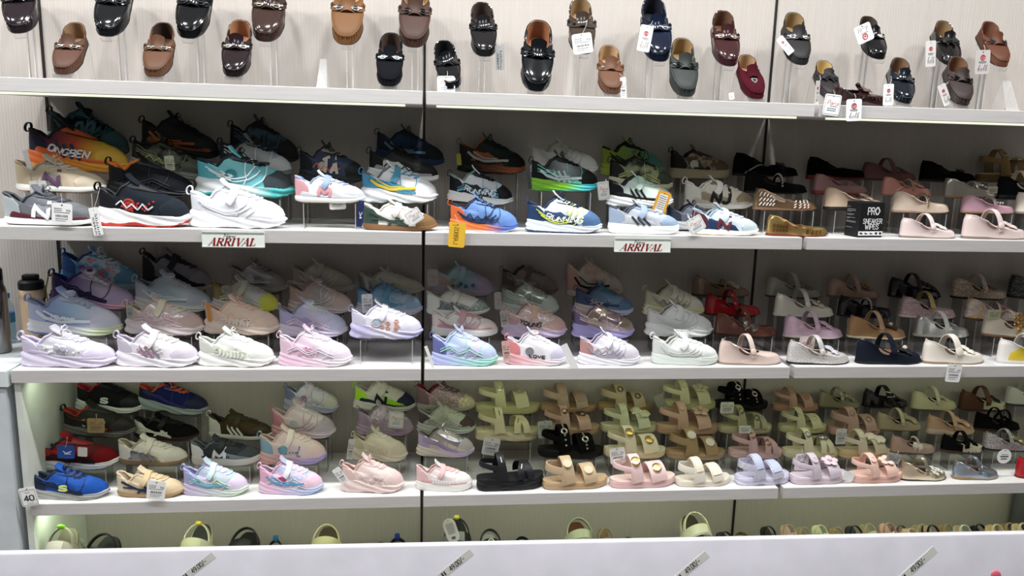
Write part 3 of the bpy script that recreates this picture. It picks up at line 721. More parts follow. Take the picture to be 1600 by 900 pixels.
# ---------------------------------------------------------------- loafers facing out on their stands
def loafer(xh, yh, xt, yt, Yc, core, up, li, ac, orn='bit', stand='post', spread=.125, up_hint=None, side=False, seam=None, ln=1.0, ww=.40):
    if side:
        H, T = at(xh, yh, Yc), at(xt, yt, Yc); H.z = max(H.z, ZS[0]+.0006); T.z = max(T.z, ZS[0]+.0006); m, L = orient(H, T, V((0, -.25, 1)))
    else:
        H, T = at(xh, yh, Yc+spread/2), at(xt, yt, Yc-spread/2)
        upv = up_hint or V((0, -.8, .6)); T.z = max(T.z, ZS[0]+.007); m, L = orient(H, T, upv)
        # the pixels are the outline's ends: move the sole plane back by half the shoe's height
        for _ in range(3):
            n = V(m.col[2][:3]); m, L = orient(H-n*.25*L*ln, T-n*.015*L, upv)
    W = ww; root = empty('loafer', m, core+' '+ROWS[0], 'loafer', 'loafers on the top shelf')
    zt = lambda t: .035*interp([(0, 1), (.35, 1), (.5, .7), (1, .75)], t)
    zb = lambda t: .02*max(0, (t-.8)/.2)**2
    g = G().grid(sole_rings(L, W, zb, zt, [(0, .93), (.2, 1.0), (.85, 1.0), (1, .97)], tread=.004, foot=[(0, .66), (.12, .76), (.3, .76), (.5, .84), (.7, 1.0), (.86, .98), (1, .84)], power=.55), cu=True, cap0=True, cap1=True)
    part('sole', g, '17120f', root)
    LF = [(0, .66), (.12, .76), (.3, .76), (.5, .84), (.7, 1.0), (.86, .98), (1, .84)]
    sh = Shell(L, W, zt, .03, .47, lambda t: interp([(0, .78), (.5, .84), (.8, .80), (1, .70)], t), [(0, .30), (.2, .28), (.5, .205), (.8, .205), (1, .215)], [(0, .72), (.5, .76), (.8, .62), (1, .52)], foot=LF, power=.55)
    part('upper', sh.skin(G(), nv=11), up, root)
    g = G(); sh.lining(g, .05); part('lining', g, li, root)
    g = G(); sh.insole(g, .05); part('insole', g, li, root)
    part('topline_binding', G().tube([sh.U(2*PI*i/32, 1) for i in range(32)], .008*L, 5, closed=True), up, root)
    # raised moccasin seam with its pleats
    q = [PI-1.75+3.5*i/28 for i in range(29)]
    v = lambda ph: .115+.30*(abs(ph-PI)/1.75)**2
    part('apron_seam', G().tube([sh.U(p, v(p))+sh.Nrm(p, v(p))*.004*L for p in q], .014*L, 6), up, root)
    g = G()
    for p in [PI-1.2+2.4*i/16 for i in range(17)]:
        g.tube([sh.U(p, v(p)-.02)+sh.Nrm(p, .15)*.004*L, sh.U(p, v(p)-.10)+sh.Nrm(p, .3)*.002*L], .006*L, 5)
    part('toe_pleats', g, seam or up, root)
    # tongue flap and saddle strap
    g = G()
    rows = []
    for i in range(6):
        x = .60-.035*i; zz = .235+.004*i+.004*i*i; hw = .088+.002*i
        rows.append([V((x*L, y*hw*L, (zz-.045*y*y)*L)) for y in (-1, -.6, -.2, .2, .6, 1)])
    g.grid(rows); g.grid([[p-V((0, 0, .012*L)) for p in r] for r in rows])
    part('tongue', g, up, root)
    s_ = [-1.55+3.1*j/18 for j in range(19)]
    P = [(PI+a, .86-.24*a*a) for a in s_]
    pp = [sh.U(*p)+sh.Nrm(*p)*.006*L for p in P]; nn = [sh.Nrm(*p) for p in P]
    if orn != 'crest':
        sd = part('saddle_strap', G().ribbon(pp, nn, .085*L if orn != 'band' else .11*L, .012*L), up, root)
    if orn in ('bit', 'chain'):
        g = G(); mid = list(zip(pp, nn))
        for i in (6, 12): torus(g, mid[i][0]+mid[i][1]*.022*L, .042*L, .010*L, mid[i][1], sx=.8)
        g.tube([mid[i][0]+mid[i][1]*.026*L for i in (5, 7, 8, 9, 10, 11, 13)], .011*L if orn == 'bit' else .007*L, 6)
        g.tube([mid[i][0]+mid[i][1]*.02*L for i in (3, 4, 5)], .014*L, 6); g.tube([mid[i][0]+mid[i][1]*.02*L for i in (13, 14, 15)], .014*L, 6)
        part('metal_bit', g, ac, sd)
    elif orn == 'penny': part('penny_strap', G().ribbon([p+n*.012*L for p, n in zip(pp, nn)][5:14], nn[5:14], .05*L, .010*L), up, sd)
    elif orn == 'band': g = G(); g.ball(pp[5]+nn[5]*.02*L, .03*L, 8, (1, 1, .6)); part('stud', g, ac, sd)
    elif orn == 'bow': g = G(); bow(g, pp[9]+nn[9]*.02*L, .26*L, V((0, 1, 0)), nn[9]); part('lace_bow', g, ac, root)
    elif orn == 'crest':
        c = sh.U(PI, .62); n = sh.Nrm(PI, .62); g = G(); rt = V((0, 0, 1)).rotation_difference(n).to_matrix()
        o = [V((x*L*.75, y*L*.75, .012*L)) for x, y in ((-.06, -.07), (-.075, 0), (-.06, .07), (.02, .06), (.09, 0), (.02, -.06))]
        g.grid([[c+rt @ (p*1.0-V((0, 0, .012*L))) for p in o], [c+rt @ p for p in o]], cu=True, cap1=True); cr = part('crest', g, '*d8d8d8', root)
        g = G(); g.grid([[c+rt @ (p*.62+V((0, 0, .008*L))) for p in o], [c+rt @ (p*.6+V((0, 0, .010*L))) for p in o]], cu=True, cap1=True); part('crest_field', g, ac, cr)
    # the stand
    ctr = m @ V((.5*L, 0, -.002)); xd = V(m.col[0][:3]); yd = V(m.col[1][:3]); zd = V(m.col[2][:3])
    if side: return root
    g = G(); lab = 'clear acrylic stand holding the '+core; zf = ZS[0]+.0003
    rot = Matrix((xd, yd, zd)).transposed()
    if stand == 'post':
        g.box(ctr-zd*.003, (.55*L, .045, .003), rot)
        bx, by = ctr.x, ctr.y+.02
        top = ctr.z-.006
        for s_ in (-.009, .009): g.box((bx+s_, by, (zf+.004+top)/2), (.004, .014, top-zf-.004), mf=1)
        g.box((bx, by+.008, (zf+.004+top)/2), (.022, .003, top-zf-.004))
        g.box((bx, by-.005, zf+.002), (.075, .075, .004))
        e = m @ V((1.0*L, 0, .0)); g.box(e+xd*.004, (.003, .03, .012), rot)
    else:
        top = m @ V((.12*L, 0, -.003)); low = V((ctr.x, 0, 0)); e = m @ V((1.0*L, 0, -.003))
        hw = yd*.024; t = zd*.0026
        def slab(a, b, mm=0):
            d = (b-a).normalized().cross(yd)*.0026
            g.grid([[a-hw, a+hw, b+hw, b-hw], [p+d for p in (a-hw, a+hw, b+hw, b-hw)]], cu=True, cap0=True, cap1=True, m=mm)
        foot = V((e.x, e.y, zf+.002)); slab(top, e); slab(e, foot+V((0, -.004, 0)))
        bk = V((top.x, top.y+.03, zf+.002)); slab(top, bk); slab(e+xd*.003, e+xd*.003+zd*.010)
    o = part('acrylic_stand', g, [M_ACR, M_EDGE], smooth=False); tag(o, lab, 'display stand', 'acrylic stands on the top shelf')
    return root

# ---------------------------------------------------------------- swing tags
def price_tag(x, y, wpx, hpx, Y, label, style='bar', rot=0, tilt=0, string=(0, -12), card='f4f4f2', yaw=0, row=None):
    """card centred on pixel (x, y) at depth Y"""
    c = at(x, y, Y); s = (at(x+10, y, Y)-c).length/10; w, h = wpx*s, hpx*s
    R = Matrix.Rotation(yaw, 3, 'Z') @ Matrix.Rotation(math.radians(tilt), 3, 'X') @ Matrix.Rotation(math.radians(-rot), 3, 'Y')
    mw = R.to_4x4(); mw.translation = c
    g = G(); r = min(w, h)*.12; q = []
    if style == 'round': q = [(w/2*math.cos(2*PI*i/28), w/2*math.sin(2*PI*i/28)) for i in range(28)]
    else:
        if style == 'oval': r = w*.49
        for cx, cz, a0 in ((w/2-r, h/2-r, 0), (-w/2+r, h/2-r, 90), (-w/2+r, -h/2+r, 180), (w/2-r, -h/2+r, 270)):
            for k in range(4): a = math.radians(a0+30*k); q.append((cx+r*math.cos(a), cz+r*math.sin(a)))
    bend = .0
    g.grid([[(px_, 0, pz) for px_, pz in q], [(px_, -.0007, pz) for px_, pz in q]], cu=True, cap0=True, cap1=True)
    o = part('price_tag', g, card, smooth=False); o.matrix_world = mw; tag(o, label, 'price tag', 'swing tags on the shoes')
    P = lambda u, v: V((u*w/2, -.0012, v*h/2))
    def line(g, u0, u1, v, t, m=0): flat_strokes(g, [[(u0, v), (u1, v)]], P, t, m=m)
    def word(g, t, u0, u1, v0, v1, th, m=0, ital=0, vert=False):
        ss, wd = text_strokes(t)
        if vert: tr = lambda a, b: P(u0+(u1-u0)*b, v0+(v1-v0)*a/wd)
        else: tr = lambda a, b: P(u0+(u1-u0)*(a+ital*b)/wd, v0+(v1-v0)*b)
        flat_strokes(g, ss, tr, th, m=m)
    rr = random.Random(label); g = G()
    def dashes(u0, u1, v, t, m=0):
        u = u0
        while u < u1: l = rr.uniform(.06, .22); line(g, u, min(u1, u+l), v, t, m); u += l+.09
    g.grid([[P(.0+.07*math.cos(a)*h/w if h < w else .09*math.cos(a), .82+.07*math.sin(a)*min(1, w/h)) for a in [k*PI/4 for k in range(8)]]]*1+[[P(0, .82)]*8], cu=True, m=0)
    if style in ('bar', 'kraft'):
        for v in (.48, .30, .12): dashes(-.75, .0 if v > .2 else .7, v, .05)
        word(g, '19', .35, .8, .22, .42, .10)
        u = -.6
        while u < .6: l = rr.uniform(.03, .08); g.grid([[P(u, -.1), P(u+l, -.1)], [P(u, -.32), P(u+l, -.32)]]); u += l+.05
        dashes(-.6, .6, -.48, .05); dashes(-.6, .4, -.66, .04)
        mats = ['3b4048']
    elif style == 'paris':
        word(g, 'Paris', -.62, .72, .02, .42, .07, m=1, ital=.25); dashes(-.2, .62, -.12, .05, 1); dashes(-.5, .55, -.34, .07, 2); dashes(-.5, .55, -.52, .07, 2)
        for a, b in (((-.86, -.86), (.86, -.86)), ((.86, -.86), (.86, .86)), ((.86, .86), (-.86, .86)), ((-.86, .86), (-.86, -.86))): flat_strokes(g, [[a, b]], P, .03, m=0)
        mats = ['8a8f96', 'c03038', '6d8aa0']
    elif style in ('golf', 'flip'):
        f = -1 if style == 'flip' else 1
        Q = P; P = lambda u, v: Q(u*f, v*f)
        c0 = P(0, .38); rw = w*.30
        torus(g, c0, rw*.5, rw*.09, V((0, -1, 0)), m=1); flat_strokes(g, [[(-.2, .5), (-.02, .26), (-.02, .5)], [(.02, .38), (.2, .52)], [(.02, .38), (.2, .26)]], P, .06, m=1)
        dashes(-.5, .5, .02, .05); dashes(-.4, .4, -.08, .04)
        word(g, 'bolb', -.6, .62, -.72, -.28, .06, ital=.2); mats = ['2c2c30', 'cf2a35', '888888']
    elif style == 'strip':
        word(g, 'RUNNER', -.62, -.25, -.9, .3, .10, vert=True); dashes(-.0, .6, .5, .04)
        for v in [-.9+.16*k for k in range(9)]: line(g, .0, rr.uniform(.2, .5), v, .05)
        mats = ['2a2d33']
    elif style == 'forty':
        word(g, '40', -.55, .55, -.42, .12, .17); word(g, '.', .62, .78, -.42, -.2, .12); dashes(-.3, .3, .45, .05); dashes(-.3, .4, -.7, .04)
        for a, b in (((-.86, -.88), (.86, -.88)), ((.86, -.88), (.86, .7)), ((.86, .7), (-.86, .7)), ((-.86, .7), (-.86, -.88))): flat_strokes(g, [[a, b]], P, .03)
        mats = ['2a3040']
    elif style == 'yellow':
        word(g, 'LABBOS', -.35, .15, -.72, .62, .09, vert=True); dashes(-.6, .0, .78, .03); mats = ['6b4a18']
    elif style == 'orange':
        g.grid([[P(-.62, .75), P(.62, .75)], [P(-.62, -.7), P(.62, -.7)]], m=1)
        Q = P; P = lambda u, v: Q(u, v)+V((0, -.0004, 0))
        for k in range(7): dashes(-.5, .5, .6-.17*k, .05)
        mats = ['4a4a48', 'ece6da']
    elif style == 'round': dashes(-.4, .5, .25, .06); dashes(-.5, .5, -.02, .14); dashes(-.4, .4, -.34, .12); mats = ['3a3a3c']
    elif style == 'oval':
        for k in range(7): dashes(-.55, .55, .55-.13*k, .05)
        g.grid([[P(-.3, -.5), P(.3, -.5)], [P(-.3, -.72), P(.3, -.72)]], m=0); mats = ['5c5f5a']
    elif style == 'blue': flat_strokes(g, [[(-.3, .1), (.0, -.2), (.6, .1)], [(-.1, -.3), (.5, -.28)]], P, .12); mats = ['dfe6ee']
    else: mats = ['8a8f96']
    for i in range(1, 3):
        if len(mats) <= i: mats.append(mats[0])
    part('print', g, mats, o, smooth=False)
    if string:
        a = V((0, -.0004, h*.41)); e = at(x+string[0], y-hpx/2+string[1], Y+.012); e = mw.inverted() @ e
        mid = (a+e)/2+V((.003, -.004, 0))
        part('string', G().tube([a, mid, e], .0006, 4), 'c8c6c0', o)
    return o

# ================================================================ second shelf: sneakers
S = sneaker
S(1, 3, (74, 228, 201, 248), 'teal and black chunky sneaker at back left', '^2f5561%101418', '5a6d70', '121518', '37616d', '2c4a55', h=1.15, kind='dial', deco='big:28=3d6a76,wave=55707a', lace='0e0f11', out='15181a')
S(1, 2, (45, 257, 203, 273), 'purple orange and yellow fade runner', '#5b2f56>c8502a>d8b32a', 'e86b2a>f4a628', '22213a', 'e0602a', '120f18', h=.95, kind='', deco='mud=e2622c,stripes=1d3450,text:ONGBEN=e9ecec', toe='d9a62a', out='f0a030', tong='131114')
S(1, 1, (27, 298, 169, 301), 'beige suede sneaker with purple letter', '^c9b79b', 'f2f0ea', 'b7a385', '8d8a88', 'b39e7c', h=.88, sole='flat', deco='big:N=6b4566,saddle=8b8683', lace='d8cdb9', loop=False, heel='c8b595', out='a8632f', toe='^cfc0a6')
S(1, 0, (9, 351, 157, 349), 'grey and maroon sneaker with white letter', '^6d7076', 'e9eaea', '5b2430', '53575c', '3c4046', h=.9, sole='flat', deco='big:N=f4f4f4,mud=5c2030,saddle=8a9298', lace='4a4d54', loop=False, heel='a8b0b4', out='15181a', toe='5c6064')
S(1, 3, (221, 240, 343, 252), 'black and orange sneaker with star badge', '15171a', '1b1d20', '0e0f10', '20262c', '121314', h=1.12, deco='mud=a8582a,front=101214,swoosh=c46a35', lace='0e0f10', heel='111214')
S(1, 2, (203, 262, 322, 284), 'olive camouflage sneaker with dark loop', '^5c6150%23261f', '8b8f84', '20221e', '4b5044', '181a17', h=.95, deco='wave=787c66,zig=a3ad4b', lace='1a1c18', out='a6a89e')
S(1, 1, (170, 301, 304, 311), 'black knit runner with orange lining', '#16171d', '14151a', '191a20', '20212a', 'f07a20', h=.95, deco='wave=1d1e25', lace='15161b', tong='101116', toe='^1c1d24', out='20222a', kind='')
S(1, 0, (157, 353, 300, 352), 'black webbed sneaker with red and white sole', '^20262e', 'f1f1f1>e8e8ea', '14171b', 'c92a26', '14171c', h=1.1, deco='gems=c8302c,zig=d8dade,emblem=a92b26', kind='', lace='15181c', out='d33226', sole='chunk', heel='111318', toe='^252b33', eye='111418')
S(1, 3, (358, 247, 467, 258), 'black sneaker with blue dragon print', '1c2026%3b5a70', '2c3036', '0f1114', '1a1d22', '15171b', h=1.25, deco='wave=4a6d84,swoosh=3b4d78,text:GON=6f8796', lace='101215')
S(1, 2, (342, 268, 457, 279), 'grey sneaker with navy collar behind turquoise one', '9aa0a0', '6c7072', '23273c', '767c7e', '2d3150', h=1.05, deco='swoosh=3a3f44,wave=d9dcdc', lace='131519', toe='b6baba', out='3a3c40')
S(1, 1, (309, 304, 461, 311), 'turquoise sneaker with white edging and orange sole', '7fd2da>5fb6c0', 'eef4f4>eef4f4>3fb8b4', '3db3c6', '3c4a55', '1d2b33', h=.98, deco='emblem=2f8f9c,wave=eef6f6,text:ZZ=eef6f6', lace='14181b', toe='39434b', out='32b4b0>e8743a>32b4b0', heel='58c4d2', sole='chunk', loop=False)
S(1, 0, (300, 356, 448, 354), 'all white sneaker with hook strap', 'f1f2f8', 'f4f5fa', 'eceef6', 'f2f3f8', 'ececf2', h=.98, kind='velcro', deco='wave=e4e6ee,front=f5f6fb', sole='chunk')
S(1, 2, (468, 284, 572, 288), 'navy and tan sneaker with coral zigzag', '2f3a58', '22252e', '171a22', 'a89a86', '1a1c24', h=1.2, deco='zig=d8684f,big:TA=c9c2b2,emblem=b9b09c', lace='14161c', out='2a2d36', toe='14161b')
S(1, -.285, (461, 315, 572, 317), 'white sneaker with pink letter on clear riser', 'eceef2', 'f0f0f0', 'd7dade', 'c9ced6', '8ea4c8', h=.95, kind='velcro', sole='flat', deco='big:M=e59aa4,mud=d9dade,front=e6e6e8', heel='e5a3ab', loop=False, out='e8d8b0', eye='dfe3ea')
S(1, 3, (586, 251, 694, 262), 'dark blue sneaker with looped piping', '#2c4a70>1d2536', '24406c', '17243c', '1b2233', '15171c', h=1.05, deco='swoosh=6d93b6,wave=101318', lace='111317', out='15171d', toe='15181f')
S(1, 2, (575, 279, 685, 287), 'black and white sneaker with zigzag side', '1b1c1e', 'e6e6e4', '131415', '0f1011', '1a1a1c', h=1.0, deco='panel=d4d2cb,zig=0f0f10,mud=9fa0a0', lace='111112', toe='121213', out='9c9c98')
S(1, 1, (566, 316, 684, 317), 'white and sky blue sneaker with yellow streak', 'eef2f6', 'f3f4f6', '3f9fd0', 'e8eef4', '6f7a86', h=1.05, kind='velcro', deco='panel=4aa6d4,swoosh=f2d02c,wave=3e9cc0', sole='chunk', lace='4a9cc0', heel='4fa8d8', out='d8e6ea', toe='f0f2f6')
S(1, 0, (567, 362, 684, 362), 'retro white sneaker with green crossed stripes', 'ece9df', '8a6038', '3b4f45', '6b5138', 'd8d2c6', h=.9, kind='velcro', sole='flat', deco='tiger=3a4f46', heel='3c5046', toe='^86653f', out='6b4626', loop=False, eye='e4e0d4')
S(1, 3, (716, 268, 822, 273), 'black sneaker with orange panel and green fade', '1a1c1d>16302c', '1b2a28>b0582a', '101112', '14201f', 'a4592f', h=1.1, deco='panel=b5622f,wave=0f1011,swoosh=c8c8c4', lace='101112', out='0f1010', heel='222523', toe='131617')
S(1, 2, (700, 315, 801, 322), 'black and white lettered running sneaker', 'dfe4ea>c8ccd4', 'eef1f2', '17191f', '1d1f25', '7b9c90', h=1.1, deco='text:RUNNING=f2f4f6,zig=15171c,panel=1b1d24,wave=62b6d6', lace='121317', out='15171a', toe='15171b', heel='15171b')
S(1, 0, (703, 362, 809, 361), 'blue knit sneaker with orange ribbed sole', '#6f97dc', 'f07a36>f07a36>4d74d0', 'ea6a2c', '5f86cf', '1a2340', h=1.05, deco='wave=1d2c54,zig=20305a', lace='141a2c', out='e9eef8', heel='e9692c', toe='^6c94dc')
S(1, 2, (830, 271, 934, 273), 'light grey sneaker with strap behind lime one', 'c9c8c2', 'd0cfc9', 'bdbbb4', 'c2c0ba', 'aaa79f', h=1.05, kind='velcro', deco='wave=b2b0a8', toe='cfcec8')
S(1, 1, (829, 297, 935, 299), 'black sneaker on lime to cyan sole', '101214>8a9496>14181a', '8fe02c>8fe02c>3fd8e6', '101214', '15181a', '101112', h=1.1, deco='swoosh=d7e4e6,stripes=c8d4d6,wave=5fd0b0', lace='0f1011', toe='101315', out='6cc83a>36c4d8')
S(1, 0, (823, 362, 940, 363), 'white and denim blue lettered running sneaker', 'dfeaf6', 'e6eff4', '2c4a78', '4a6f9e', '1d2c4c', h=1.02, deco='text:RUNNING=f6f9fc,panel=2d4a78,zig=1d2f50,wave=d8ea3a', lace='16203a', out='27406c', toe='4d74a6', heel='24406c', eye='cfe0f0')
S(1, 3, (939, 273, 1035, 274), 'lime to teal sneaker with black collar', 'a6c034>4f9a84', 'b6cc44>7cb49a', '16181a', '17191a', '131415', h=1.15, deco='wave=1a1c1c,swoosh=2b3a34', lace='111213', toe='4d9682', heel='a4bc34')
S(1, 2, (950, 294, 1050, 299), 'olive black sneaker with cream sole', '8d9468%20231c', 'c9c7a8', '191b19', '3a4030', '161816', h=1.1, deco='wave=b8bd7a', lace='111311', out='b9b797')
S(1, 1, (949, 321, 1051, 323), 'mint and white sneaker with black stripe', 'd9ece2', 'f3f4f2', '1a1c1e', 'b9dccb', '2a2d2c', h=.98, kind='velcro', deco='stripes=16181a,mud=1c1e20', lace='bfe0d0', heel='141618', out='e8e9e6', toe='cbe6da', loop=False)
S(1, 0, (949, 365, 1060, 366), 'grey blue sneaker with orange heel tab', 'b9c0cc', 'f2f3f3', '9fb0c8', '8fa2be', '4d5866', h=.98, kind='velcro', deco='stripes=3a4650,panel=c9ccd2', lace='9cb0cc', heel='9fb2cc', out='dddedd', toe='9db2ce', loop=False, sole='plat')
S(1, 3, (1046, 278, 1139, 279), 'brown camouflage sneaker with lettered tan sole', '6a4f40%b5a284%2a2320', 'b6a884', '1f1a18', '4a382e', '16130f', h=1.15, deco='emblem=e0dccc,foxtext:NMDSYDN=2a2418', lace='14110f', kind='', sole='plat', toe='^6b5a44')
S(1, 2, (1068, 326, 1177, 326), 'beige and white sneaker with black letters', 'e4dcca', 'f1f0ec', 'a99a80', '8b7d68', 'efeade', h=.98, kind='velcro', deco='big:NJ=1d1d1f,panel=a8987c,mud=d8cdb6', heel='f0ece2', lace='f2efe6', out='d8c08c', toe='^a08f74', sole='flat')
S(1, 1, (1042, 357, 1130, 358), 'grey and navy sneaker half hidden in front row', '5d6470', 'b9bcc0', '2a3448', '3a4458', '20283a', h=.95, deco='stripes=d0d2d4', lace='30384a')
S(1, 0, (1079, 366, 1184, 367), 'pale blue sneaker with navy panel and maroon heel', 'cfdde6', 'eef0ee', '233a60', 'dfe9ee', '9fb4c4', h=.95, kind='velcro', deco='panel=203a62,saddle=e6edf0,big:N=6e2a34', heel='5c2a38', lace='c3d6e2', out='d8bf8a', sole='flat', loop=False, toe='c9d8de')
# ---- second shelf: flats
F = flat
F(1, 3, (1143, 274, 1248, 277), 'black flat with silver piping at the back', '^0b0b0c', '2b211c', '0c0c0d', strap=None, orn='gem', oc='*3a3a3e', deco='diag', dc='*c8c4bc', point=1, h=.95)
F(1, 2, (1161, 301, 1262, 303), 'black flat with sparkling instep band', '^0a0a0b', '1d1715', '0b0b0c', strap='stones', orn='', oc='*e6e2d8', h=.95, point=1)
F(1, 1, (1175, 327, 1278, 328), 'bronze and white woven pointed flat', '*c09a78', '8b6246', 'e6ded2', strap=None, orn='', deco='weave', dc='f0e9df', point=1, h=.9, cut=.58)
F(1, 0, (1196, 364, 1295, 369), 'gold embroidered pointed flat', '*d9b46a', '7a2f26', 'a2603c', strap=None, orn='', deco='embroid', dc='*8a5f2a', point=1, h=.9, cut=.58)
F(1, 3, (1259, 280, 1352, 281), 'plain black suede flat with red sole', '^09090a', '7a1a18', '0b0b0c', strap=None, orn='', h=1.05, heelh=.07)
F(1, 2, (1269, 303, 1355, 304), 'mauve leather flat with dark red heel', '8f6866', '7c2a28', '6a4a48', strap=None, orn='ring', oc='835e5c', h=1.02, heelh=.07)
F(1, 1, (1286, 328, 1379, 327), 'beige flat tucked behind the black box', 'cfb49a', '1c1a19', 'b89c84', strap=None, orn='bow', oc='c8ac92', h=1.05, heelh=.06)
F(1, 3, (1346, 281, 1431, 282), 'dusty brown suede flat with folded strap', '^7d5650', '4a2a22', '5e403a', strap='mj', orn='bow', oc='6a4a44', h=.9)
F(1, 2, (1376, 305, 1455, 306), 'rose patent flat with gold instep band', '!c88576', 'a0705c', '8a5a50', strap='stones', orn='bow', oc='c08070', oc2='*d9b88a', deco='diag', dc='*e0a890')
F(1, 1, (1392, 331, 1482, 332), 'beige patent flat with thin band', '!dcc5b0', 'a88a6e', 'cdb49e', strap='stones', orn='', oc='*c8b08c', h=1.0)
F(1, 0, (1404.5, 371, 1492, 371), 'pale pink patent flat with jewelled bow', '!ead4d0', '8f7f6c', 'b9988c', strap='mj', orn='bow', oc='d9d0cc', h=.95)
F(1, 3, (1435, 283, 1524, 285), 'black flat with grey jewel at back', '^0a0a0c', '2a1f1a', '0d0d0e', strap=None, orn='gem', oc='*55555c', h=.98, point=1)
F(1, 2, (1472.5, 308, 1557, 307), 'pearly cream flat with silver bow', '*ddd8c8', '9a7a54', 'b8ac98', strap='thin', orn='bow', oc='*cfcfca', oc2='*cfcfca', h=.95)
F(1, 1, (1500.7, 332, 1583, 333), 'pink suede flat with crystal band', '^c295a4', 'a07a5c', 'b08a94', strap='stones', orn='pearls', oc='*e8e4e0', h=.9)
F(1, 0, (1501.5, 372, 1602, 374), 'pale pink mary jane with wide strap', '!e6cfca', '86776a', 'b08870', strap='mj', orn='bow', oc='d6c0ba', h=1.0)
sandal(1, 3, (1525, 284, 1612, 284), 'olive gold cross strap sandal at right edge', '8a6a3a', '6f5428', 'd8c8a8', style='cross', orn='gem', oc='*c8b890', h=1.05)
F(1, 2, (1556, 311, 1636, 311), 'black and cream open shoe at right edge', '^0f1118', '10121c', 'e0d0b8', strap='wide', sc='e4d4bc', orn='', h=1.2, heelh=.08)
F(1, 1, (1585, 333, 1668, 334), 'cream flat cut by right edge', 'e6dccc', '8f8578', 'd8cdbc', strap=None, orn='', h=1.05)
# ================================================================ third shelf: sneakers
S(2, 3, (96, 440, 222, 455), 'bright blue sequin sneaker with pink print', '~4f9fd8%d8e8f0%e08088', '3f8cc8>a8d0dc', '2c66b4', '5f9cc4', '1f4f94', h=.98, deco='floral=e88a86,emblem=d88a94', lace='d9eaf0', kind='lace')
S(2, 2, (80, 471, 211, 484), 'purple fade sneaker with dial and lettering', '6a4fa6>b8a8cc>cdb4cc', '4a3a98>e0a8c0', '3b2f86', 'b9a6cc', '3a2a80', h=.92, kind='dial', deco='text:KYDR=1a1a3c,wave=2b2a55', lace='dfe2ea', out='4a2f8c>d890b8')
S(2, 1, (47, 519, 192, 523), 'periwinkle sneaker with white dial and lettering', '8f9fd8>9fc0de>d2d4e6', 'eef0f6>eef0f6>d8e6b4', 'b8c0e4', 'a8b2cc', '7d86a0', h=1.0, kind='dial', deco='text:JSOX=e4f0f6,swoosh=e8f2f8', lace='9ea6bc', out='7f8fd0>d6e8b0', toe='d4d6e6')
S(2, 0, (38, 578, 184, 576), 'lilac sequin sneaker with satin bow', '~d6d4e6%eeeef4', 'e2d9f0', 'd6cbe6', 'd9d0e8', 'd8cce4', h=.85, deco='bow=d2cce0,mud=d3c6e4,gems=eceaf4', sole='chunk', toe='d9cfe8', lace='ebe6f2')
S(2, 3, (222, 446, 334, 455), 'grey and black high top sneaker', '77757e', 'b8b49c', '17181c', '1a1b1f', '2a2b31', h=1.0, hi=.10, sole='flat', deco='mud=18191d,front=17181c', lace='1a1b20', kind='velcro', toe='8a8890')
S(2, 2, (212, 481, 332, 487), 'icy blue sneaker with dial and stitched letters', 'a8b6d0>b8d0d6>c0c8d4', 'd4d8d0', 'c4ccda', 'b4c0cc', '8f98a8', h=1.02, kind='dial', deco='text:FOX=d6ece6,swoosh=d8e8e8', lace='c9ccd6', out='d6dcb8')
S(2, 1, (199, 519, 320, 522), 'rose gold glitter sneaker with hook strap', '~d9c0bc%e8d8cc', 'eee2e0', 'd9c4b4', 'd6b8b0', 'b9a894', h=1.0, kind='velcro', deco='gems=f0c8d8,wave=e8ccd0', lace='e6dcc0', sole='chunk')
S(2, 0, (186, 577, 312, 574), 'white lilac sneaker with pink blossom', 'ece6f0', 'eeeaf2', 'd8cfe2', 'dcd2e2', 'c6bed0', h=1.0, kind='velcro', deco='floral=e69ac0,stripes=8c8698,gems=d8d0b8', lace='efe9e2', sole='chunk')
S(2, 3, (361, 453, 450, 457), 'silver sneaker with dark tread and toggle', '*a9a8a8', 'b4b2ae', '9a9896', '9d9b99', '77747a', h=1.15, deco='emblem=c8cccc,swoosh=d8d8d6', lace='6f6c72', out='3c3a3c')
S(2, 2, (333, 481, 437, 487), 'cream mesh sneaker with lemon toe', 'c8bfa0>d4d8dc', 'dcdcd6>dcdcd6>dbe03a', 'c2b07c', 'c8d0d4', '9a8458', h=1.0, kind='velcro', deco='wave=e2e4dc', lace='d8d6c4', toe='dce04a', heel='a8945e')
S(2, 1, (322, 519, 438, 521), 'peach sneaker with raised white script', 'ecd0bc', 'f0dccc', 'e8c4ae', 'e8cab6', 'e0b8a0', h=1.02, deco='text:SUMMER=f6e6da,fringe=f2e0d2,emblem=eccab2', lace='f0c8b0', sole='chunk', out='ecd2c2')
S(2, 0, (313, 576, 430, 573), 'white chunky sneaker with pearly lettering', 'eff1ea', 'f4f4f0', 'e6e9e0', 'eceee6', 'dcdfd6', h=1.0, deco='fringe=f2f6ec,text:DREAM=d4dcba,gems=eef2dc', sole='chunk', lace='f2f4ee')
S(2, 3, (457, 454, 554, 457), 'grey beige sneaker with lilac stripes', 'bfb9a8', 'c8c4b4', 'a8a294', 'b2ac9c', '9a9486', h=1.05, kind='velcro', deco='stripes=c9b8d4,wave=ddd6c8', lace='b8b2a2', out='b9b2c8')
S(2, 2, (452, 485, 551, 489), 'peach and grey sneaker with dial', 'd8bcae>b8b4b0>c8a8a0', 'd8c8c4>c8b8b8', 'd0b4a8', 'c8b0a4', 'a88c80', h=1.1, kind='dial', deco='wave=e6dad2', lace='d0ccc6', out='c8a8a4')
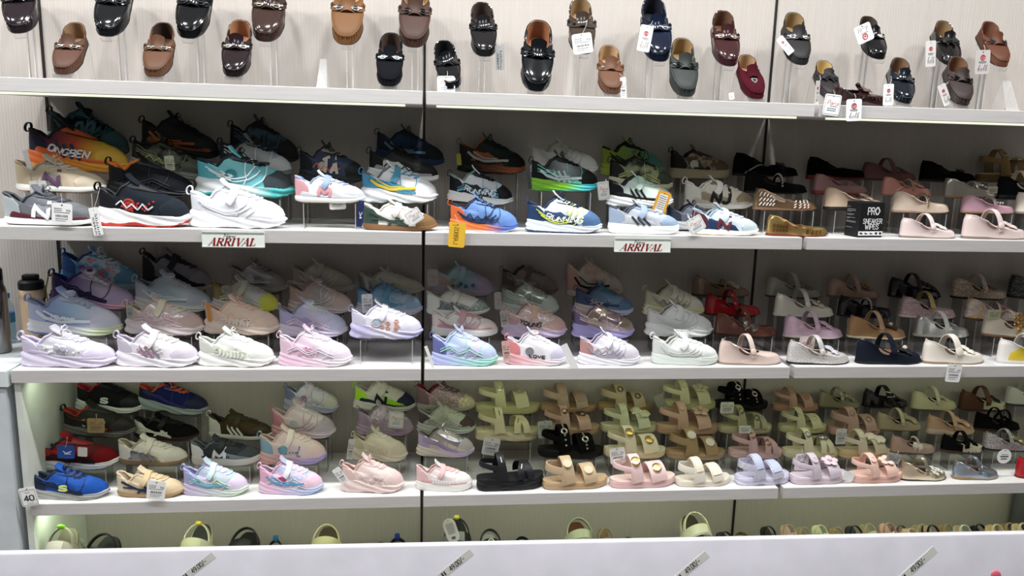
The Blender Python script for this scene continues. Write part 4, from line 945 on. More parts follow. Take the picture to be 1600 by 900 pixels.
S(2, 1, (437, 523, 543.5, 524), 'lavender sneaker with grey lining and dial', 'b4b0d8>ccc6e4>d4d8f2', 'e4dcf0', 'b8b2dc', 'd0d2ec', '8c8898', h=1.1, kind='dial', deco='panel=a8a2cc,wave=ecd8ec', lace='cfe0d0', out='d4c8ec')
S(2, 0, (438, 574, 551, 572), 'pink to white fade sneaker', 'eec4de>eedcea>e4e6f2', 'f2c8e0>f4e8f0', 'f0cce2', 'ece0ee', 'e8dce4', h=1.08, deco='wave=f4e6f0,floral=f0bcd4', lace='f2dce8', sole='run')
S(2, 3, (560, 457, 663, 458), 'cream sneaker with silver side stripe', 'd4d0bc', 'dcd8c6', 'cbc7b2', 'd0ccba', 'b0aa98', h=.85, deco='saddle=*d0d2d0', heel='*c4c6c4', lace='d8d4c2', sole='flat', loop=False)
S(2, 2, (558, 489, 660, 491), 'sky blue mesh sneaker behind character one', '8fb4d8>6ca4c4>b8b8cc', 'b8bccc', '6c9cc8', '88a8c0', '5a86ae', h=1.05, kind='velcro', deco='wave=b8d4de,swoosh=5a94b4', lace='5c9cc0')
S(2, -.285, (549, 526, 660, 527), 'white and violet sneaker on tall clear riser', 'eeeaf4', 'c9c4ee>e8e4f4>c4c0ea', 'dcd8f0', 'e4e0f2', 'd8d2e6', h=1.05, kind='velcro', deco='floral=d8a090,emblem=b8c8d8', lace='e8e8f2', sole='chunk')
S(2, 3, (678, 458, 771.5, 461), 'teal and peach sneaker with winged print', 'b8d8d4>8cc0cc>c0b0d0', 'd0c4d6', 'e0c8b0', 'b8b0d0', '8cb4b8', h=1.05, deco='floral=4c5a8c,emblem=8cccc8,text:ER=e8c890', lace='a8c8d0', kind='velcro', toe='c4b4d4', heel='dcc0b0')
S(2, 2, (666, 490, 765.6, 490), 'white sneaker with silver glitter side', 'e6e6da', 'e8e8e0', '~8c9090', '~9ca4a0', 'd4d2c4', h=.95, kind='velcro', deco='panel=~7c8484,front=~98a49c', heel='ececde', lace='e8e8da', sole='flat', loop=False, toe='~90a098', eye='e6e6d8')
S(2, 1, (674, 522, 777.6, 523), 'white and pink court sneaker', 'ece9e0', 'eeece6', 'dca4ac', 'd89ca6', 'e0d4c8', h=.92, kind='velcro', deco='mud=d8a0a8,wave=d498a2', heel='ece0d8', lace='d8a8ac', sole='plat', loop=False, toe='efe4d8')
S(2, 0, (675, 573, 777.6, 573), 'blue to mint sneaker with star print', 'b4ccf2>c8d8f4>dcc8e8', 'b8c0f0>a4ecd8', '9cb4ec', 'c4d4f4', 'c0cce8', h=1.15, deco='floral=c8b8e8,wave=b0e8e0', lace='d4def4', heel='6c74b8', out='b0b8ec>98e8d0')
S(2, 3, (783, 459, 872, 461), 'taupe sneaker with dark collar and script', '8c8078', '746a66', '5e5652', '6c625c', '3a3434', h=1.12, deco='text:SPORT=d8d0c4,wave=a89c94', lace='5c5450', toe='847872', kind='velcro')
S(2, 2, (782, 488, 872.5, 490), 'shiny mint silver sneaker', '*bccabe', 'c0c8c0', 'a8b4a8', 'b8c4ba', '8c8074', h=1.15, kind='velcro', deco='wave=e0ece2,emblem=d8c8c4', lace='*c8d4ca', loop=False)
S(2, 1, (786, 524, 885, 525), 'pink shimmer sneaker with lilac clear sole', '~d8b8b4', 'd8c4e4', 'c8a0a0', 'd8b0a8', 'c4a8a0', h=1.1, kind='velcro', deco='text:YOUNG=4a4048,wave=e8c8b8', lace='d8b094', sole='chunk', out='dcd0ee')
S(2, 0, (791, 572, 885.5, 573), 'white sneaker with pink heel reading LOVE', 'f0ecf2', 'f0b0b8>f4eef2', 'f0a0a4', 'dcd8ea', 'e0dce6', h=1.15, kind='dial', deco='foxtext:LOVE=15151a,emblem=8c8c94', lace='f0ecf0', toe='d4d0e8', heel='ee8c8c', out='f0bcc4>ece8ee', eye='f2eef4')
S(2, 3, (884, 461, 974, 461), 'peach and cream high top sneaker', 'd8d0c0%d8a898', 'd4d0c4', 'd8a494', 'd4b0a0', 'c8b8a8', h=1.1, hi=.13, sole='flat', deco='swoosh=1a1a1a,mud=d8a898', lace='d4ccbc', loop=False, kind='lace', toe='d8ccbc')
S(2, 2, (897, 488, 988.6, 492), 'denim blue sneaker with teal laces', '5c6c94>6c8cac>7c94b8', 'dcc8c8>c0c4e4', '4a5c84', '5c7c9c', '4a5878', h=1.05, deco='gems=b8b0d8,text:SKY=c8d0d8,swoosh=3a4c78', lace='3c8890', out='c8c4d8')
S(2, 1, (895, 525, 990, 526), 'metallic gold sneaker on violet clear sole', '*d4bca8>c0a8b8', 'b8b0f0', '*a890b4', '*d8c4b0', 'b8a0a4', h=1.12, kind='velcro', deco='wave=ecd8d0,front=~b8a4b0', lace='*d8c4b4', sole='chunk', out='c0bcf4', heel='7c6c98')
S(2, 0, (904, 573, 999, 574), 'white sneaker with dusty pink heel and straps', 'eae6f0', 'eceaf4', 'dcb4b4', 'e0d8e4', 'c0b8cc', h=1.12, kind='velcro', deco='emblem=f0e4ea,zig=a89cb0,wave=b8b0c4', lace='f2f0f6', heel='c8908c', sole='run', loop=False)
S(2, 2, (1005, 491, 1099, 493), 'cream yellow sneaker with scribble panel', 'dedcc0', 'dcdaac', 'd4d2b0', 'dcdac4', 'b8b498', h=1.1, kind='velcro', deco='zig=8c8478,wave=b8a8a0,mud=dcd8a0', lace='e0dec8')
S(2, 1, (1009, 523, 1112, 524), 'white sneaker with grey strap tip in middle', 'e8eae8', 'eef0ec', 'dcdedc', 'e4e6e4', 'd0d0cc', h=1.0, kind='velcro', deco='wave=d4d6d4,panel=dfe1e0', lace='e4e8e6', sole='chunk')
S(2, 0, (1017, 570, 1119.5, 570), 'white leather sneaker with pale clear sole', 'eef1ee', 'e2ece4', 'e0e4e0', 'e9ece8', 'd8d8ce', h=1.05, kind='velcro', deco='panel=e6eae6,wave=d8dcd8', lace='e8ece8', out='d4dcd0', sole='plat')
# ---- third shelf: mary janes
F(2, 3, (1080, 461, 1171.6, 462), 'tan patent flat with ribbon bow', '!9a7c64', '4a3a30', '6a5444', strap='thin', orn='bow', oc='d4c4a8', h=1.0, yaw=.04)
F(2, 2, (1100, 491, 1188, 491), 'red patent mary jane', '!a3141c', '3a1014', '5a1518', strap='mj', orn='', h=1.05)
F(2, 1, (1114.6, 522, 1213.6, 524), 'brown patent mary jane with metal clasp', '!6a3c2e', '2a1a15', '4a2a20', strap='mj', orn='strapbow', oc='*8a8078', h=1.0)
F(2, 0, (1120.7, 570, 1219.7, 570), 'nude patent mary jane with scalloped strap', '!e4cbbf', '9a8a78', '6a4a3c', strap='mj', orn='', h=1.08)
F(2, 3, (1195, 463, 1284, 464), 'grey green patent mary jane with grey bow', '!b4b6a4', '4a4438', '8a7a64', strap='mj', orn='bow', oc='8a8c84', h=1.0)
F(2, 2, (1207.6, 492, 1302, 493), 'ivory patent mary jane with pearl flower', '!dedac8', 'd8d4c4', '9a8c74', strap='mj', orn='flower', oc='d8d0c0', oc2='*d8b88c', h=1.02)
F(2, 1, (1222.8, 525, 1316, 526), 'lilac pink mary jane with pink bow', '!dcb8cc', 'd0c0b4', 'a07c84', strap='mj', orn='bow', oc='e0b8c4', h=1.0)
F(2, 0, (1228, 569, 1325.7, 571), 'silver glitter mary jane', '~cbc4bf', '2a2624', 'a8927c', strap='mj', orn='bow', oc='c8c8d0', h=1.02)
F(2, 3, (1291.5, 463, 1374, 465), 'dusty pink patent mary jane with rosette', '!c09a86', '8a6a54', '7a5c48', strap='mj', orn='flower', oc='a8805c', oc2='*c8a058', h=1.0)
F(2, 2, (1307, 493, 1392, 494), 'black patent mary jane with crystal strap', '!0d0d0f', '141214', '151314', strap='stones', orn='', oc='*d8d8dc', h=1.05)
F(2, 1, (1322.5, 526, 1414, 527), 'camel mary jane with velcro strap and rosette', 'b3875a', 'd8c8ac', '9a6c48', strap='mj', sc='c8a078', orn='flower', oc='5a3c20', oc2='d8d4c4', h=1.02)
F(2, 0, (1335, 569, 1438.5, 570), 'navy mary jane with pearl flower', '^1a1f2c', '141418', 'd8b898', strap='mj', orn='flower', oc='14161c', oc2='d8ccb4', h=1.0)
F(2, 3, (1386.6, 463, 1469, 465), 'black patent mary jane with big bow', '!0b0b0d', '0e0d0e', '2a2018', strap='mj', orn='bigbow', oc='!0c0c0e', h=1.02)
F(2, 2, (1404, 494, 1491.5, 495), 'pink glitter mary jane with gold strap', '~c8a0a4', 'e0d0c8', '4a3438', strap='mj', sc='~b8984c', orn='', h=1.02)
F(2, 1, (1426.7, 524, 1512.5, 524), 'pearl white mary jane with silver ornament', '*eaf0ee', 'b8b4a8', '4a3c34', strap='mj', sc='eceeea', orn='ring', oc='*d0d4d4', h=1.0)
F(2, 0, (1439, 568, 1535, 570), 'cream mary jane with folded bow', 'ece3d4', '9a7c64', '8a745c', strap='wide', orn='bow', oc='f0ead8', h=1.02)
F(2, 3, (1485, 465, 1572, 466), 'champagne glitter mary jane with brown disc', '~b8a48c', '1c1816', '6a5040', strap='mj', orn='ring', oc='8a5c3c', h=.98)
F(2, 2, (1505.5, 498, 1592, 500), 'multicolour sequin shoe with pink bow', '~c8a8a0%e0d8d0%d8a84c', '6a4a3c', 'c08c8c', strap='thin', orn='bow', oc='c8808c', h=1.05)
F(2, 1, (1533, 523, 1620, 526), 'cream mary jane with gold wire flower', 'e8dcc6', '9a6a48', '7a6048', strap='mj', orn='strapflower', oc='*d8a860', h=1.02)
F(2, 0, (1556, 568, 1650, 570), 'white shoe with yellow painted patch', 'ece8e0', 'd4d4d0', '8a7c70', strap='mj', orn='', deco='patch', dc='f0cc28', h=1.05)
F(2, 3, (1573, 464, 1660, 466), 'black sequin flat cut by right edge', '~141416', '0f0f10', '101012', strap=None, orn='', h=1.1)
# ================================================================ fourth shelf: sneakers
S(3, 3, (121, 637, 225, 643), 'black sneaker with white sole and white letter', '#101013', 'e4e4e4', '0e0e10', '121214', 'b0222c', h=1.0, deco='big:S=e4e6e8', lace='0e0e10', loop=False, toe='141416')
S(3, 2, (101, 676, 213.5, 679), 'charcoal dotted sneaker with red lining', '#2a2b28', '6c6a68', '121312', '2c2826', 'a82a24', h=.95, deco='gems=9aa08c,wave=5c1c1c', lace='15140f', out='4c4a48', kind='')
S(3, 1, (61, 731, 188, 726), 'red and black sneaker with white ribbed sole', '#a01c22>5c1016', 'eceae4', '1a1214', '8a181e', '2c2a2c', h=.88, kind='', deco='wave=141012', lace='100e10', out='dcd8cc', heel='b0242a', toe='^7c1418')
S(3, 0, (54, 787, 172, 780), 'royal blue mesh sneaker with lime emblem', '#1f56b8', 'a8a8a6', '1a2a54', '1c4ca4', '24304c', h=.88, deco='big:S=d8e88c,wave=16243c', lace='121c3c', heel='1a2c5c', out='c4c4c0', toe='^1d50ac', kind='lace')
S(3, 3, (216, 636, 325, 647), 'navy sneaker with orange laces and grey wave sole', '^1c2260', '9aa4a4', '141838', '1a2052', 'c8482c', h=.92, sole='chunk', deco='wave=2c3474', lace='d8643c', toe='1c2048', loop=False)
S(3, -.118, (211, 682, 312, 684), 'black suede sneaker with white crossed stripes', '^111113', '3c2418', '101012', '141416', '161618', h=.85, sole='flat', deco='tiger=e8e6dc', heel='e0ddd0', lace='121214', out='4a2c1c', loop=False, kind='velcro', toe='^151517')
S(3, 1, (187, 722, 295, 722), 'cream and silver sneaker on gum sole', 'ddd8c6', '8f7452', 'c4bea8', 'd6d2c0', 'b4a888', h=.92, sole='flat', kind='velcro', deco='panel=*a8a8a8,stripes=8c8c90', lace='d8d2bc', loop=False, heel='e0dccc', out='7c6040')
S(3, 0, (185, 779, 290, 776), 'beige sneaker with navy stripes and strap', '^d8c4a4', 'a8885c', 'ccb48c', 'd4bc94', 'd4c0a0', h=.95, sole='flat', kind='velcro', deco='tiger=1f2c48', lace='d8bc8c', heel='dccaae', loop=False, out='a07c50')
S(3, 2, (327, 681, 427, 683), 'olive brown sneaker with three white stripes', '^4a3c24', 'dcd8cc', '3c301c', '42351f', '2c2416', h=.95, kind='velcro', deco='stripes=e8e4d8,front=3a2f1e', lace='3c3018', sole='flat', heel='dcd8cc', loop=True)
S(3, 1, (300.5, 724, 408, 721), 'charcoal sneaker with outlined white letter', '^3a3e40', 'd8d4c8', '2a2e30', '33373a', '5c6468', h=.92, kind='velcro', sole='plat', deco='big:M=e8e8e4,front=7c8c90,panel=2c3032', heel='e4e4e0', lace='24282a', loop=False, out='c0b8a4', toe='^4a5052')
S(3, 0, (289, 779, 389, 774), 'lilac cartoon print sneaker with green swirl', 'c8c4e8%b0d8d8%dcb0d0', 'c8bcd8>d0e4d0', 'b4b8e4', 'd4ccec', 'a8acd8', h=1.12, kind='velcro', deco='emblem=e8d8f4,wave=d8f0c8,swoosh=68b8d8', lace='d0ecf4', sole='run', toe='e0d0ea', heel='a8a8dc')
S(3, 3, (445, 640, 529, 644), 'white sneaker with violet cartoon badge', 'dedce8', 'b8bcd8', '7c84b0', 'c8c4dc', '8c90b4', h=1.2, kind='velcro', deco='emblem=a878a8,gems=c8b0d0,wave=b8b4cc', lace='d8d0dc', sole='chunk', toe='d8d4c8')
S(3, 2, (426, 680, 525, 681), 'pink and white sneaker with owl eyed badge', 'ecd4dc>ecdce0', 'e8a8b4>e0d0dc', 'e8a4b0', 'd0c4d4', 'd8bcc4', h=1.15, kind='dial', deco='emblem=c8c8d0,wave=c8b0bc', lace='e4dce0', toe='c8bccc', heel='e08c9c')
S(3, 1, (408, 722, 511, 720), 'peach sneaker with round jewels and glowing sole', 'ecd4c8', 'eab8ac>b8a8e0', 'e0a8a0', 'e4c8bc', 'd8b8ac', h=1.15, kind='velcro', deco='emblem=7cb8c8,gems=6c7cb8', lace='f0e4d0', sole='run', heel='8cb8c8', toe='ecd0c4')
S(3, 0, (407, 777, 506, 772), 'pink and blue cartoon print sneaker', 'ecc0d8%9cc4ec%f0e4f0', 'e8c0dc>b8ccf0', 'e8a8cc', 'e0c4e4', 'd8b0c4', h=1.12, kind='velcro', deco='emblem=c84c8c,wave=f0e4f0,swoosh=58a8d8', lace='e4ecf2', sole='run', toe='ecc8dc', heel='f0b0cc')
S(3, 3, (553.5, 637, 649, 640), 'white and neon sneaker with navy letter', 'dcd8c8', 'e0dcd0', 'b4f020', '1a2444', 'c8c4b4', h=1.0, kind='velcro', deco='front=a8ec20,big:N=14182c,mud=1a2444', heel='b0f020', lace='d8d4c4', out='c8c4b8', toe='1a2444', eye='d8d4c4')
S(3, 2, (558.6, 676, 646, 677), 'lilac glitter sneaker with strap', '~b4a4b4', 'b498b4', 'a88ca8', 'b8a8b8', '8c788c', h=1.15, kind='velcro', deco='floral=c89cac', lace='c8b4c8')
S(3, 1, (551, 716, 636.5, 718), 'cream chunky sneaker with lace bow', 'd6cfae', 'd8d2b4', 'c8bf98', 'd0c8a8', 'b0a888', h=1.2, deco='gems=e4dcbc,fringe=d8d0ac', lace='e4e0c8', sole='chunk')
S(3, 0, (535, 770, 631.5, 769), 'blush pink chunky sneaker with ribbon laces', 'ecd2cc', 'efd6d0', 'e4c4bc', 'e8ccc6', 'd8b4ac', h=1.18, deco='floral=ecdad4,gems=d8b8b0', lace='f0c8c8', sole='chunk')
S(3, 3, (650, 637, 744, 639), 'rose glitter sneaker with red lining', '~a88c8c', 'bcb0ac', '8c6c70', 'a08888', '8c2440', h=1.05, sole='flat', deco='gems=d8c8b8', lace='5c4c54', toe='~d0bc98')
S(3, 2, (653, 673, 743, 674), 'pale green sneaker with brown toe', 'c8ccb8', 'ccd4c8', '5c4448', 'b8bcac', 'a8ac98', h=1.02, kind='velcro', deco='wave=e0e4d4,mud=b4bca8', lace='b8c0a8', toe='5c4848', heel='5a4850', loop=False)
S(3, 1, (652, 709, 741, 710), 'iridescent lilac and yellow sneaker', '*d4ccb8>bcb8c8', 'dcd8c0>c8b8dc', 'b8a8c8', 'c4bcb8', '8c8078', h=1.08, deco='wave=b09cd0,front=d4ccb0', lace='*d8d4c8', out='d8d4bc', loop=False)
S(3, 0, (650, 766, 738, 765), 'white and pink platform sneaker with fringe', 'efe4e0', 'f0eee8', 'e8b4b8', 'e8b8ba', 'e0bcbc', h=1.12, kind='velcro', deco='mud=e4aeb0,fringe=f0ece8', lace='ecbcbc', heel='ecc0c0', sole='plat', loop=False, toe='f2ece8')
# ---- fourth shelf: sandals
D = sandal
D(3, 3, (742, 643, 842, 642), 'pale lemon sandal with jewelled toe', 'd4d0a0', 'd2ce94', 'd4ce9c', style='two', orn='gem', oc='*d8d0b0')
D(3, 2, (741, 685, 840, 684), 'pale yellow sandal with chunky sole', 'dcd4a4', 'dccfa0', 'd8d0a4', style='cross', orn='tri', oc='8c8458', sole='chunk', hs=.15)
D(3, 0, (744, 765, 848, 765), 'black chunky sandal with white buckles', '17181c', '131417', '1b1c20', style='cross', orn='tri', oc='e8e8e8', sole='chunk', hs=.18)
D(3, 3, (843, 640, 930, 640), 'dusty beige sandal with double tabs', 'b89c84', 'b8926c', 'b4926c', style='sport', orn='velcro', oc='b09078', hs=.10)
D(3, 2, (845, 676, 935.6, 675), 'rosy beige sandal with dark jewel', 'c8a08a', 'c09874', 'c4a084', style='two', orn='gem', oc='*6c5c4c', hs=.12)
D(3, 1, (839.5, 711, 941, 711), 'black sandal with rhinestone straps', '^0c0c0d', '0a0a0b', '101011', style='band', orn='stones', oc='*e4dcc4')
D(3, 0, (847, 766, 947, 766), 'tan padded sandal with round badges', '^c4a884', 'c4a278', 'c0a078', style='sport', orn='medal', oc='d8c4a4', hs=.115)
D(3, 3, (933, 639, 1018, 639), 'sand coloured sandal with tan sole', 'b8a480', 'a8844c', 'b09468', style='sport', orn='buckle', oc='*5c5444', hs=.10)
D(3, 2, (938, 673, 1025.6, 672), 'mint cream sandal with bow toe', 'd0d0ac', 'ccc898', 'd0cca4', style='two', orn='bow', oc='d8d8b4')
D(3, 1, (942.5, 711, 1038, 711), 'cream sandal with gold medallions', 'e0d8b0', 'dfd6a4', 'e0d8b0', style='band', orn='medal', oc='*c8a860')
D(3, 0, (952, 766, 1052, 765), 'pink sandal with woven straps and medallions', 'ecc8c4', 'ecc0bc', 'ecd0c4', style='band', orn='medal', oc='*d8b878')
D(3, 3, (1030, 637, 1119, 636), 'pale lemon sandal with rose toe', 'ccc89c', 'c8c48c', 'ccc89c', style='two', orn='flower', oc='ccc69c')
D(3, 2, (1024, 675, 1121, 674), 'peach sandal with leather blossom', 'd0a890', 'c49c7c', 'cca888', style='two', orn='flower', oc='d0ac94')
D(3, 1, (1040, 713, 1130, 713), 'olive tan padded sandal', '^a0865c', 'b0946c', 'a4885c', style='sport', orn='medal', oc='d8ccb0', hs=.11)
D(3, 0, (1055, 762, 1137.5, 762), 'ivory padded sandal with velcro tabs', 'e8e0d0', 'ece4d0', 'e0d8c4', style='sport', orn='velcro', oc='ecdfc8', hs=.11)
D(3, 3, (1116, 637, 1197, 637), 'black rhinestone sandal at the back', '^0b0b0c', '0a0a0b', '0f0f10', style='band', orn='stones', oc='*d8d4c8')
D(3, 2, (1121, 674, 1203, 673), 'sage green sandal with crossed toe', 'b0ac84', 'b8b488', 'b0ac80', style='cross', orn='buckle', oc='*8c8460')
D(3, 1, (1137.6, 712, 1220, 711), 'mauve sandal with crossed straps', 'c49c94', 'd0aca0', 'c8a49a', style='cross', orn='buckle', oc='*a88868')
D(3, 0, (1148, 761, 1229, 762), 'lilac glitter sport sandal', '~c4c0dc', 'dcd8f0', 'd0cce4', style='sport', orn='velcro', oc='c0c8e4', sole='chunk', hs=.14)
D(3, 3, (1205, 640, 1275, 639), 'terracotta pink sandal at back', 'b88c78', 'b48870', 'b48c78', style='two', orn='buckle', oc='b08068')
D(3, 2, (1216, 673, 1288, 672), 'light mint sandal with looped straps', 'ccc89c', 'c8c488', 'ccc898', style='two', orn='buckle', oc='d0cca4')
D(3, 1, (1222, 712, 1306.6, 711), 'lemon cream sandal with silver buckle', 'd8d4a8', 'dcd6a4', 'd8d2a4', style='cross', orn='gem', oc='*a0a0a0')
D(3, 0, (1233, 762, 1318, 763), 'lavender sandal with ruffled flower', 'd0c0cc', 'e0ccd8', 'd8c8d4', style='two', orn='flower', oc='e0c8d0', hs=.12)
F(3, 3, (1276, 635, 1344, 635), 'olive patent shoe with glitter bow', '!8c8468', '5c4c34', '4c4030', strap='mj', orn='bigbow', oc='~7c6c48', h=1.05)
D(3, 2, (1292.5, 677, 1373, 676), 'dusty rose sandal with two disc buckles', 'b89484', 'bc9480', 'b89080', style='sport', orn='buckle', oc='a88070', hs=.11)
D(3, 1, (1307, 712, 1387, 711), 'champagne sandal with bow and pearl', 'd0c8a8', 'd0b880', 'd4c49c', style='two', orn='bow', oc='e8dcc0')
D(3, 0, (1325, 763, 1403.6, 762), 'salmon pink sandal with flower', 'ecc0b0', 'ecb8a8', 'ecc4b4', style='two', orn='flower', oc='f0ccc0', hs=.13)
F(3, 3, (1346, 634, 1417.6, 634), 'black patent buckle shoe at back', '!0b0b0d', '0d0c0d', '141214', strap='wide', orn='bow', oc='!0c0c0e', h=1.05)
F(3, 2, (1367, 670, 1439, 669), 'beige patent shoe with ruffle bow', '!b8a484', '7c6c50', '6c5c44', strap='mj', sc='c4b490', orn='bigbow', oc='b0a080', h=1.05)
F(3, 1, (1389.5, 706, 1460.5, 705), 'rosy beige shoe with pearl strap', '!c0a08c', '6c5444', '4c3c34', strap='pearls', orn='strapbow', oc='e0d8cc', oc2='e8e0d4', h=1.05)
F(3, 0, (1403.6, 755, 1476.4, 755), 'champagne shoe with tulle flowers', '*e0d0b4', '3c342c', '8c7458', strap='mj', orn='flowers', oc='d4d4c4', h=1.1)
F(3, 3, (1422, 637, 1493, 637), 'cream shoe with block heel and bow', 'cfc8a0', 'c8c298', '4c4438', strap='mj', orn='bow', oc='c4bc98', h=1.1, heelh=.07)
F(3, 2, (1446, 676, 1521, 675), 'apricot mary jane with shiny bow', 'd4a888', 'cfb49c', '8c684c', strap='mj', orn='bigbow', oc='!d0a488', h=1.05, heelh=.10)
F(3, 1, (1469, 705, 1536, 705), 'black and cream two tone shoe', '^101012', '5c3c28', '1a1614', strap='wide', front='d8d0b4', orn='bow', oc='^0e0e10', h=1.1, heelh=.06)
F(3, 0, (1486, 752, 1557, 753), 'silver blue mary jane with buckle', '*a8b4c4', '9c7c54', 'a87c60', strap='mj', orn='buckle', oc='*c8ccd0', h=1.08, heelh=.06)
F(3, 3, (1497, 639, 1572, 639), 'brown and cream two tone shoe', '5c3420', '4c2c1c', '2c1c14', strap='wide', front='ccc4a4', orn='bow', oc='1c1814', h=1.1, heelh=.07)
F(3, 2, (1520.8, 671, 1592, 670), 'black suede double strap shoe', '^0d0d0f', '3c2a1c', '4c4034', strap='double', orn='bow', oc='^0c0c0d', h=1.1, heelh=.05)
F(3, 1, (1536, 701, 1606, 701), 'silver glitter shoe with gold bow', '~a8a4a4', '2c2824', '8c7c60', strap='mj', orn='bigbow', oc='*c8b88c', h=1.02)
F(3, 0, (1584, 757, 1660, 757), 'red patent shoe cut by right edge', '!b81420', '7c1016', '6c1418', strap='mj', orn='', h=1.1)
F(3, 3, (1569, 631, 1640, 631), 'white mary jane cut by right edge', '!ccccc0', '3c3834', '6c6458', strap='mj', orn='', h=1.1)

# ================================================================ top shelf: loafers
LO = loafer
BK = -.15; FR = -.285
LO(33, -48, 31, 54, BK, 'dark plum leather loafer at far left', '!21191e', '6a5040', '*8a8a90')
LO(122, 38, 97, 118, FR, 'brown bit loafer leaning left at far left', '502c19', '8a6a48', '*7a746c', stand='easel')
LO(190, -46, 166, 59, BK, 'black bit loafer second from left above', '!101316', '4a3a30', '*3a3c40')
LO(258, 38, 240, 122, FR, 'cognac bit loafer with dark lining', '593318', '3a2a20', '*7a746c', stand='easel')
LO(316, -44, 293, 62, BK, 'glossy black loafer with big highlights', '!0c0e10', '3a2c26', '*2c2c30')
LO(378, 34, 364, 122, FR, 'dark aubergine loafer with tan insole', '!211619', 'a06c48', '*a8a49c', stand='easel')
LO(430, -40, 413, 67, BK, 'reddish brown shiny loafer with bit', '!382621', 'b08a60', '*8a8478')
LO(548, -36, 540, 72, BK, 'caramel tan leather loafer', '6e4319', 'b08858', '*8c8c8c', orn='chain')
LO(652, -30, 645, 76, BK, 'brown loafer with dark ring buckle', '402419', 'a07c50', '*3a3430')
LO(612, 54, 607, 138, FR, 'black suede loafer with chrome bit', '^101116', '4a3830', '*b8bcc0', stand='easel')
LO(692, 66, 706, 146, FR, 'black penny loafer with white tag', '!0d0f12', '15161a', '*3a3c40', orn='penny', stand='easel')
LO(752, 6, 758, 90, BK, 'charcoal grey loafer with black bit', '!181719', '4a3a34', '*26262a')
LO(842, 34, 837, 149, FR, 'long black loafer with gold stamp inside', '!0e1115', '9a6240', '*1c1e20', stand='easel')
LO(905, 0, 912, 86, BK, 'bronze brown loafer behind large white card', '!3b3029', '9a7c54', '*3a3430', orn='band')
LO(950, 73, 956, 153, FR, 'light tan loafer with side stud', '61391e', 'b8966c', '*b8b4b0', orn='band', stand='easel')
LO(1018, -2, 1031, 98, BK, 'navy blue loafer on tall stand', '!0f192e', '20242e', '*8c9298')
LO(1064, 62, 1071, 157, FR, 'grey green leather loafer', '242b28', '9c7c4c', '*242a28', stand='easel')
LO(1127, 19, 1139, 105, BK, 'dark maroon shiny loafer with bit', '!3b1c1e', '6a4a34', '*a8a090', orn='chain')
LO(1163, 88, 1183, 160, FR, 'burgundy velvet loafer with crest', '^460c18', 'a8845c', '12201a', orn='crest', stand='easel')
LO(1237, 22, 1251, 103, BK, 'perforated dark brown loafer with bit', '181415', '9a7c50', '*a8a8a8', orn='chain')
LO(1284, 97, 1300, 156, -.215, 'dark boat shoe with tied laces', '21191c', 'c8a868', '1c181a', orn='bow', stand='easel')
LO(1297, 163, 1386, 163, -.31, 'maroon boat shoe lying on its sole', '!301616', '3a2420', '5c4440', orn='bow', side=True, seam='8c6c64')
LO(1352, 28, 1374, 94, BK, 'black loafer with card over its heel', '!101014', '4a3a2c', '*c8c8c4')
LO(1403, 93, 1413, 163, FR, 'navy black loafer beside low tag', '!101720', '7a5a40', '*22282e', orn='penny', stand='easel')
LO(1470, 35, 1488, 105, -.12, 'black loafer with cord bow', '!131111', '8a6c48', '0f0f10', orn='bow')
LO(1493, 91, 1503, 166, -.295, 'dark chestnut loafer leaning on easel', '2e201c', '7a5238', '*1c1816', stand='easel')
LO(1541, 36, 1566, 106, BK, 'cognac loafer with black cord at far right', '5c2e16', '7a4a34', '17120f', orn='chain')
def easel(x, y0, y1, wpx, Y, label):
    a, b = at(x, y0, Y+.02), at(x, y1, Y-.01); hw = wpx*.5*(at(x+1, y1, Y)-at(x, y1, Y)).x; z = ZS[0]
    g = G(); t = V((0, .0025, 0)); q = lambda p, k: [p+V((-hw*k, 0, 0)), p+V((hw*k, 0, 0))]
    def slab(p, k0, r, k1):
        A = q(p, k0)+q(r, k1)[::-1]; g.grid([A, [v+t for v in A]], cu=True, cap0=True, cap1=True)
    top = V((a.x, a.y, a.z)); f = V((a.x, a.y-.05, z+.002)); k = V((a.x, a.y+.03, z+.002))
    slab(top, .7, f, 1.2); slab(top, .7, k, 1.2); slab(f, 1.2, f+V((0, -.003, .014)), 1.2)
    tag(part('acrylic_stand', g, [M_SHEET], smooth=False), label, 'display stand', 'acrylic stands on the top shelf')
easel(505, 92, 134, 14, -.16, 'empty clear acrylic easel between dark and caramel loafers')
easel(1573, 126, 168, 17, -.2, 'empty clear acrylic easel at right end of top shelf')

